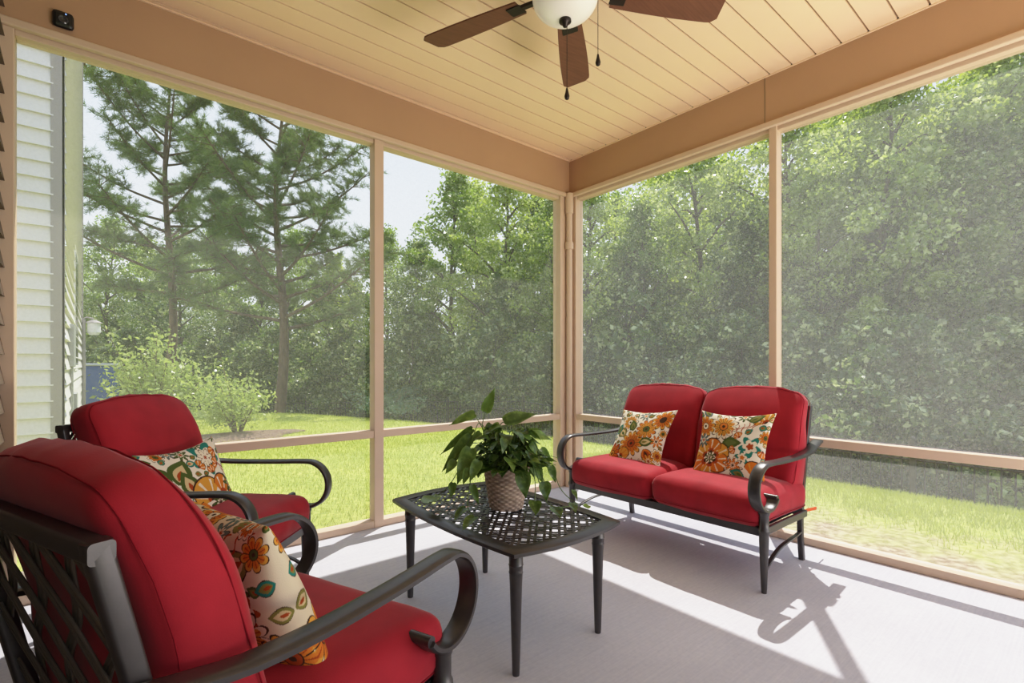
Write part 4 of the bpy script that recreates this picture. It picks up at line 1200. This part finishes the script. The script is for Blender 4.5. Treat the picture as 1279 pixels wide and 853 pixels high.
def broadleaf(name, seed, H, cb, R, nb, lpb, ls, mat, trunk_r=.12, shape='oval', top=1.0, bare=False):
    """one tree (prototype): trunk + foliage under an Empty; crown from cb*H up"""
    rn = np.random.default_rng(seed); rd = random.Random(seed)
    root = empty(name)
    tr = MB()
    lean = (rd.uniform(-.25, .25), rd.uniform(-.25, .25))
    tp = [Vector((lean[0] * (k / 8) ** 1.5 * H * .12 + .05 * math.sin(k * 1.3 + seed), lean[1] * (k / 8) ** 1.5 * H * .12 + .05 * math.cos(k * 1.7 + seed), H * .93 * k / 8)) for k in range(9)]
    tr.tube(spline(tp, 3), [trunk_r * (1 - .86 * k / 24) for k in range(25)], 8)
    cs = []
    for i in range(nb):
        u = (i + rd.random()) / nb
        z = H * (cb + (1 - cb) * u)
        if shape == 'oval': rr_ = R * (math.sin(min(1, .12 + u * .95) * PI) ** .6) * rd.uniform(.25, 1)
        else: rr_ = R * (1 - .6 * u) * rd.uniform(.25, 1)
        a = i * 2.4 + rd.uniform(-.5, .5)
        k = z / (H * .93) * 8; k0 = min(7, int(k)); tc = tp[k0].lerp(tp[k0 + 1], min(1, k - k0))
        c = Vector((tc.x + rr_ * math.cos(a), tc.y + rr_ * math.sin(a), z))
        cs.append(c)
        if i % 2 == 0:
            zb = max(.1, z - rr_ * .7); kb = min(7.99, zb / (H * .93) * 8); k0 = int(kb); tb = tp[k0].lerp(tp[k0 + 1], kb - k0)
            mid = tb.lerp(c, .55) + Vector((0, 0, .12)); tr.tube([tb, mid, c], [trunk_r * .32, trunk_r * .2, .012], 5)
    tr.build('trunk', M['bark'], root, True)
    C = []
    for c in cs:
        br = R * rd.uniform(.15, .32)
        p = rn.normal(size=(lpb, 3)); p /= np.linalg.norm(p, axis=1)[:, None]
        p *= (rn.random(lpb) ** .45)[:, None] * np.array([br, br, br * .62])
        C.append(p + np.array(c))
    C = np.concatenate(C); C = C[C[:, 2] > .05]
    V, F = leaf_quads(C, ls, rn)
    me = mesh_from_np('foliage', V, F)
    link('foliage', me, M[mat], root)
    return root

def place_tree(proto, first, x, y, s, rz, label, group, cat='tree', dz=0):
    o = proto if first else copy_tree(proto)
    o.location = (x, y, gz(x, y) - .05 + dz); o.rotation_euler = (0, 0, rz); o.scale = (s, s, s)
    tag(o, label, cat, group)
    return o
protos = {
    'a': broadleaf('broadleaf_tree', 1, 9.0, .16, 2.0, 78, 190, .115, 'leafA'),
    'b': broadleaf('broadleaf_tree', 2, 8.0, .10, 2.1, 78, 190, .11, 'leafB'),
    'c': broadleaf('broadleaf_tree', 3, 8.5, .22, 1.8, 70, 180, .11, 'leafC', trunk_r=.10),
    'd': broadleaf('broadleaf_tree', 4, 10., .30, 2.2, 78, 190, .115, 'leafC', trunk_r=.15),
    'e': broadleaf('woodland_shrub', 5, 2.8, .02, 1.25, 46, 170, .092, 'leafB', trunk_r=.035),
    'f': broadleaf('woodland_shrub', 6, 3.4, .02, 1.3, 50, 170, .092, 'leafB', trunk_r=.035),
}
used = set()
rt = random.Random(21)
def put(k, px, d, s, lab, grp, cat='tree'):
    a = (px - 639.5) / FPX
    x = CAM.x + d * (VX + a * RX); y = CAM.y + d * (VY + a * RY)
    if k in 'ef': x = max(x, crest(y) + 4.1)
    place_tree(protos[k], k not in used, x, y, s, rt.uniform(0, 6.28), lab, grp, cat); used.add(k)
LB = 'leafy broadleaf tree in the woods beyond the lawn, seen through the back screens'; GB = 'woodland trees beyond the back screens'
LR = 'leafy broadleaf tree in the woods behind the fence, seen through the right screens'; GR = 'woodland trees beyond the right screens'
SB = 'low woodland bush under the trees, seen through the back screens'; SGB = 'woodland bushes beyond the back screens'
SR = 'low woodland bush behind the fence, seen through the right screens'; SGR = 'woodland bushes beyond the right screens'
# back (left of the corner post): (kind, pixel column, distance, scale)
for k, px, d, s in [('b', 60, 22, 1.05), ('a', 130, 20, .95), ('c', 180, 23, 1.0), ('b', 230, 19, .95), ('a', 275, 24, 1.02), ('b', 320, 20, .9), ('a', 370, 22, .96), ('c', 415, 18, .78), ('b', 445, 20.5, .76),
                    ('a', 485, 19, .86), ('b', 520, 16.5, .86), ('a', 562, 15.5, .96), ('c', 592, 18, 1.08), ('d', 628, 14.5, .84), ('b', 660, 16.5, 1.04), ('a', 695, 13.5, .82),
                    ('a', 100, 27, 1.0), ('b', 200, 28, 1.0), ('a', 300, 28, .98), ('b', 400, 27, .86), ('a', 600, 23, .95), ('b', 680, 21, 1.0)]:
    put(k, px, d, s, LB, GB)
for k, px, d, s in [('e', 110, 19, 1.1), ('f', 165, 17.5, 1.15), ('e', 215, 18.5, 1.2), ('f', 262, 17.5, 1.1), ('e', 305, 17, 1.2), ('f', 345, 17.5, 1.15), ('e', 385, 16, 1.15), ('f', 425, 15.5, 1.2), ('e', 462, 14.8, 1.1),
                    ('f', 500, 14, 1.15), ('e', 540, 13, 1.1), ('f', 580, 12.4, 1.15), ('e', 618, 11.8, 1.1), ('f', 655, 11.2, 1.1), ('e', 690, 10.6, 1.1), ('f', 640, 14, 1.6), ('e', 520, 16, 1.6), ('f', 410, 18, 1.7), ('e', 300, 20, 1.7), ('f', 190, 21, 1.8)]:
    put(k, px, d, s, SB, SGB, 'bush')
# right of the corner post
for k, px, d, s in [('d', 735, 12.5, 0.73), ('b', 770, 14, 0.75), ('a', 805, 11.5, 0.73), ('c', 840, 13, 0.79), ('d', 880, 11, 0.79), ('a', 915, 12.5, 0.87), ('b', 950, 10.5, 0.75), ('d', 990, 11.5, 0.91), ('c', 1030, 9.8, 0.77), ('a', 1065, 11, 0.92),
                    ('d', 1105, 9.6, 0.85), ('b', 1145, 10.5, 0.96), ('a', 1185, 9.2, 0.84), ('c', 1225, 9.8, 0.89), ('d', 1265, 9.0, 0.88), ('a', 1310, 9.0, 0.99), ('b', 1370, 8.6, 0.99),
                    ('a', 760, 18, 0.97), ('d', 830, 17, 1.01), ('a', 900, 17, 1.01), ('b', 970, 16, 1.09), ('d', 1040, 15, 1.10), ('a', 1110, 14.5, 1.10), ('b', 1180, 14, 1.19), ('d', 1250, 13.5, 1.15), ('a', 1320, 13, 1.19)]:
    put(k, px, d, s, LR, GR)
for k, px, d, s in [('e', 728, 10.2, 1.1), ('f', 765, 10, 1.1), ('e', 800, 9.6, 1.1), ('f', 838, 9.3, 1.05), ('e', 875, 9, 1.1), ('f', 912, 8.8, 1.05), ('e', 950, 8.5, 1.05), ('f', 990, 8.2, 1.05), ('e', 1030, 7.9, 1.0), ('f', 1070, 7.7, 1.0),
                    ('e', 1110, 7.5, 1.0), ('f', 1150, 7.3, 1.0), ('e', 1195, 7.1, .98), ('f', 1240, 7.0, .98), ('e', 1290, 6.9, 1.0), ('f', 1340, 6.8, 1.0), ('e', 900, 11.5, 1.7), ('f', 780, 12.5, 1.7), ('e', 1010, 10.4, 1.6), ('f', 1120, 9.8, 1.6), ('e', 1220, 9.2, 1.6)]:
    put(k, px, d, s, SR, SGR, 'bush')

# pines
def pine(seed, H, cb, R, tr_r, nbr):
    rd = random.Random(seed); rn = np.random.default_rng(seed)
    root = empty('pine_tree'); tr = MB()
    tp = [Vector((.10 * math.sin(k * .8 + seed), .08 * math.cos(k * .9 + seed), H * k / 10)) for k in range(11)]
    tr.tube(spline(tp, 3), [tr_r * (1 - .85 * k / 30) for k in range(31)], 10)
    tuft = []
    def trunk_at(z):
        k = min(9.99, z / H * 10); i = int(k); return tp[i].lerp(tp[i + 1], k - i)
    for i in range(nbr):
        u = (i + rd.random()) / nbr; z = H * (cb + (.98 - cb) * u)
        L_ = R * (1 - .72 * u ** 1.3) * rd.uniform(.6, 1.1); a = i * 2.4 + rd.uniform(-.4, .4)
        b0 = trunk_at(z); d = Vector((math.cos(a), math.sin(a), 0))
        rise = rd.uniform(.05, .45) + .4 * u
        P = [b0, b0 + d * L_ * .4 + Vector((0, 0, L_ * rise * .35)), b0 + d * L_ * .75 + Vector((0, 0, L_ * rise * .8)), b0 + d * L_ + Vector((0, 0, L_ * rise * 1.2))]
        S = spline(P, 4); tr.tube(S, [tr_r * .30 * (1 - .85 * k / (len(S) - 1)) * (1 - .5 * u) + .006 for k in range(len(S))], 5)
        for k in range(4, len(S)):
            for q in range(5):
                sd = Vector((rd.uniform(-1, 1), rd.uniform(-1, 1), rd.uniform(-.35, .7))).normalized() * rd.uniform(.15, .75) * L_ * .36
                e = S[k] + sd
                tr.tube([S[k], S[k] + sd * .5 + Vector((0, 0, .02)), e], [.012, .008, .005], 3, cap=False)
                for w in range(3):
                    tuft.append((S[k].lerp(e, .4 + .3 * w), sd.normalized()))
    tr.build('trunk', M['pinebark'], root, True)
    nn = 22; T = np.array([tuple(p) for p, _ in tuft]); D = np.array([tuple(d) for _, d in tuft]); m = len(T)
    dirs = rn.normal(size=(m, nn, 3)) + D[:, None, :] * 1.1 + np.array([0, 0, .35]); dirs /= np.linalg.norm(dirs, axis=2)[..., None]
    ln = rn.uniform(.11, .20, (m, nn, 1)); side = np.cross(dirs, rn.normal(size=(m, nn, 3))); side /= np.linalg.norm(side, axis=2)[..., None]
    base = T[:, None, :] + rn.normal(size=(m, nn, 3)) * .025
    V = np.stack([base - side * .0065, base + side * .0065, base + dirs * ln], 2).reshape(-1, 3)
    me = mesh_from_np('needles', V, np.arange(len(V)).reshape(-1, 3)); link('needles', me, M['needle'], root)
    return root
p_ = pine(31, 9.8, .30, 3.3, .16, 46); p_.location = (.884, 11.99, gz(.884, 11.99) - .1)
tag(p_, 'tall pine with bare pinkish lower trunk rising between shrub and post', 'pine tree')
p_ = pine(37, 11.4, .34, 3.4, .15, 44); p_.location = (-1.40, 15.2, gz(-1.4, 15.2) - .1)
tag(p_, 'tall airy pine standing farther back near the pale house wing', 'pine tree')

# garden shrubs
def shrub(seed, H, R, nst, lps, ls, spikes, lo=.25):
    rd = random.Random(seed); rn = np.random.default_rng(seed); root = empty('garden_shrub'); tw = MB(); C = []
    for i in range(nst):
        a = rd.uniform(0, 2 * PI); r_ = R * math.sqrt(rd.random()); h = H * (1 - .42 * (r_ / R) ** 2) * rd.uniform(.6, .9)
        if i < spikes: h = H * rd.uniform(.95, 1.05); r_ *= .8
        P = spline([(.05 * math.cos(a), .05 * math.sin(a), 0), (r_ * .45 * math.cos(a), r_ * .45 * math.sin(a), h * .45), (r_ * math.cos(a), r_ * math.sin(a), h)], 6)
        tw.tube(P, [.014 * (1 - .8 * k / (len(P) - 1)) for k in range(len(P))], 5)
        for k in range(lps):
            u = lo + (1.03 - lo) * rd.random() ** .8; q = P[min(len(P) - 1, int(u * (len(P) - 1)))]
            sp = .13 if i >= spikes else .13 - .07 * u
            C.append((q.x + rd.gauss(0, sp), q.y + rd.gauss(0, sp), q.z + rd.gauss(0, sp * .8)))
    tw.build('stems', M['twig'], root, True)
    C = np.array(C); C = C[C[:, 2] > .12]; V, F = leaf_quads(C, ls, rn, .6, .5); me = mesh_from_np('foliage', V, F); link('foliage', me, M['shrub'], root)
    return root
s1 = shrub(51, 1.70, .86, 52, 105, .085, 4); s1.location = (-2.32, 7.40, gz(-2.4, 7.4)); tag(s1, 'wide pale green leafy shrub in front of the blue bin', 'shrub')
s2 = shrub(53, 1.24, .52, 24, 95, .068, 1, .48); s2.location = (-1.33, 6.03, gz(-1.33, 6.03)); tag(s2, 'small upright shrub with bare stems in the mulch bed on the lawn', 'shrub')
# blue-green conifer beyond the crest and bright bush behind the right rail
cf = empty('conifer_bush', (1.75, 7.2, gz(1.75, 7.2))); tag(cf, 'blue-green spreading conifer bush at the lawn edge by the back mullion', 'bush')
rn = np.random.default_rng(61); rd = random.Random(61); tw = MB(); C = []
for i in range(26):
    a = rd.uniform(0, 2 * PI); L_ = rd.uniform(.5, 1.0); up = rd.uniform(.15, .8)
    P = spline([(0, 0, .05), (L_ * .5 * math.cos(a), L_ * .5 * math.sin(a), .25 + up * .4), (L_ * math.cos(a), L_ * math.sin(a), .2 + up * .62)], 6)
    tw.tube(P, [.014 * (1 - .8 * k / (len(P) - 1)) for k in range(len(P))], 4)
    for k in range(150):
        q = P[rd.randrange(3, len(P))]; C.append((q.x + rd.gauss(0, .07), q.y + rd.gauss(0, .07), q.z + rd.gauss(0, .045)))
tw.build('stems', M['twig'], cf, True)
V, F = leaf_quads(np.array(C), .07, rn, .5, .35); link('foliage', mesh_from_np('foliage', V, F), M['conifer'], cf)
bb = empty('bright_bush', tuple(at(1262, 600, 6.0))); bb.location.z = gz(bb.location.x, bb.location.y); tag(bb, 'bright yellow-green sapling just behind the fence, above the right rail', 'bush')
C = []; tw = MB()
for i in range(12):
    a = rd.uniform(0, 2 * PI); L_ = rd.uniform(.1, .38); h = rd.uniform(.7, 1.25) 
    P = spline([(0, 0, 0), (L_ * .5 * math.cos(a), L_ * .5 * math.sin(a), h * .6), (L_ * math.cos(a), L_ * math.sin(a), h)], 5); tw.tube(P, .008, 4)
    for k in range(45):
        q = P[rd.randrange(5, len(P))]; C.append((q.x + rd.gauss(0, .1), q.y + rd.gauss(0, .1), q.z + rd.gauss(0, .07)))
tw.build('stems', M['twig'], bb, True)
V, F = leaf_quads(np.array(C), .11, rn, .9, .7); link('foliage', mesh_from_np('foliage', V, F), M['shrub'], bb)

# ================================================================== LIGHT
sun = bpy.data.lights.new('sun', 'SUN'); sun.energy = 4.6; sun.angle = rad(.6); sun.color = (1, .955, .88)
so = bpy.data.objects.new('sun', sun); COL.objects.link(so)
so.rotation_euler = Vector((-.545, -.333, -1)).to_track_quat('-Z', 'Y').to_euler()
w = bpy.data.worlds.new('sky'); scn.world = w; w.use_nodes = True; nt = w.node_tree; nt.nodes.clear()
ow = N(nt, 'ShaderNodeOutputWorld'); bg = N(nt, 'ShaderNodeBackground'); tc = N(nt, 'ShaderNodeTexCoord'); sp = N(nt, 'ShaderNodeSeparateXYZ')
cr = N(nt, 'ShaderNodeValToRGB'); cr.color_ramp.elements[0].position = 0.0; cr.color_ramp.elements[0].color = (.90, .93, .97, 1); cr.color_ramp.elements[1].position = .95; cr.color_ramp.elements[1].color = (.55, .70, .97, 1)
nt.links.new(tc.outputs['Generated'], sp.inputs[0]); nt.links.new(sp.outputs['Z'], cr.inputs['Fac']); nt.links.new(cr.outputs['Color'], bg.inputs['Color'])
bg.inputs['Strength'].default_value = 1.18; nt.links.new(bg.outputs[0], ow.inputs['Surface'])
# soft fill lamp added out of view behind the camera to lift the interior
fl_ = bpy.data.lights.new('fill_light', 'AREA'); fl_.shape = 'RECTANGLE'; fl_.size = 2.4; fl_.size_y = 1.4; fl_.energy = 86; fl_.color = (1, .90, .88)
fo = bpy.data.objects.new('fill_light', fl_); COL.objects.link(fo); fo.location = (-.55, -4.15, .45)
fo.rotation_euler = Vector((-.10, .27, .96)).to_track_quat('-Z', 'Y').to_euler()

# ================================================================== CAMERA
cam = bpy.data.cameras.new('camera'); co = bpy.data.objects.new('camera', cam); COL.objects.link(co)
cam.sensor_width = 36; cam.lens = FPX / 1279 * 36; cam.shift_y = (HOR - 426.5) / 1279; cam.clip_start = .02; cam.clip_end = 300
co.location = CAM; co.rotation_euler = (PI / 2, 0, -YAW)
scn.camera = co
scn.view_settings.view_transform = 'Standard'; scn.view_settings.look = 'None'
scn.view_settings.exposure = 0.0
# gentle film-like shoulder (the photograph is an exposure-blended interior shot)
scn.view_settings.use_curve_mapping = True
cmv = scn.view_settings.curve_mapping; cmv.clip_max_x = 4.0; cmv.clip_max_y = 1.0
cv = cmv.curves[3]
cv.points[0].location = (0, 0); cv.points[1].location = (4.0, 1.0)
for q in ((.02, .016), (.10, .092), (.28, .285), (.60, .63), (.90, .85), (1.3, .94), (2.0, .985)): cv.points.new(*q)
cmv.update()
scn.cycles.use_denoising = True
scn.cycles.max_bounces = 10; scn.cycles.diffuse_bounces = 5; scn.cycles.transparent_max_bounces = 12
scn.cycles.sample_clamp_indirect = 6
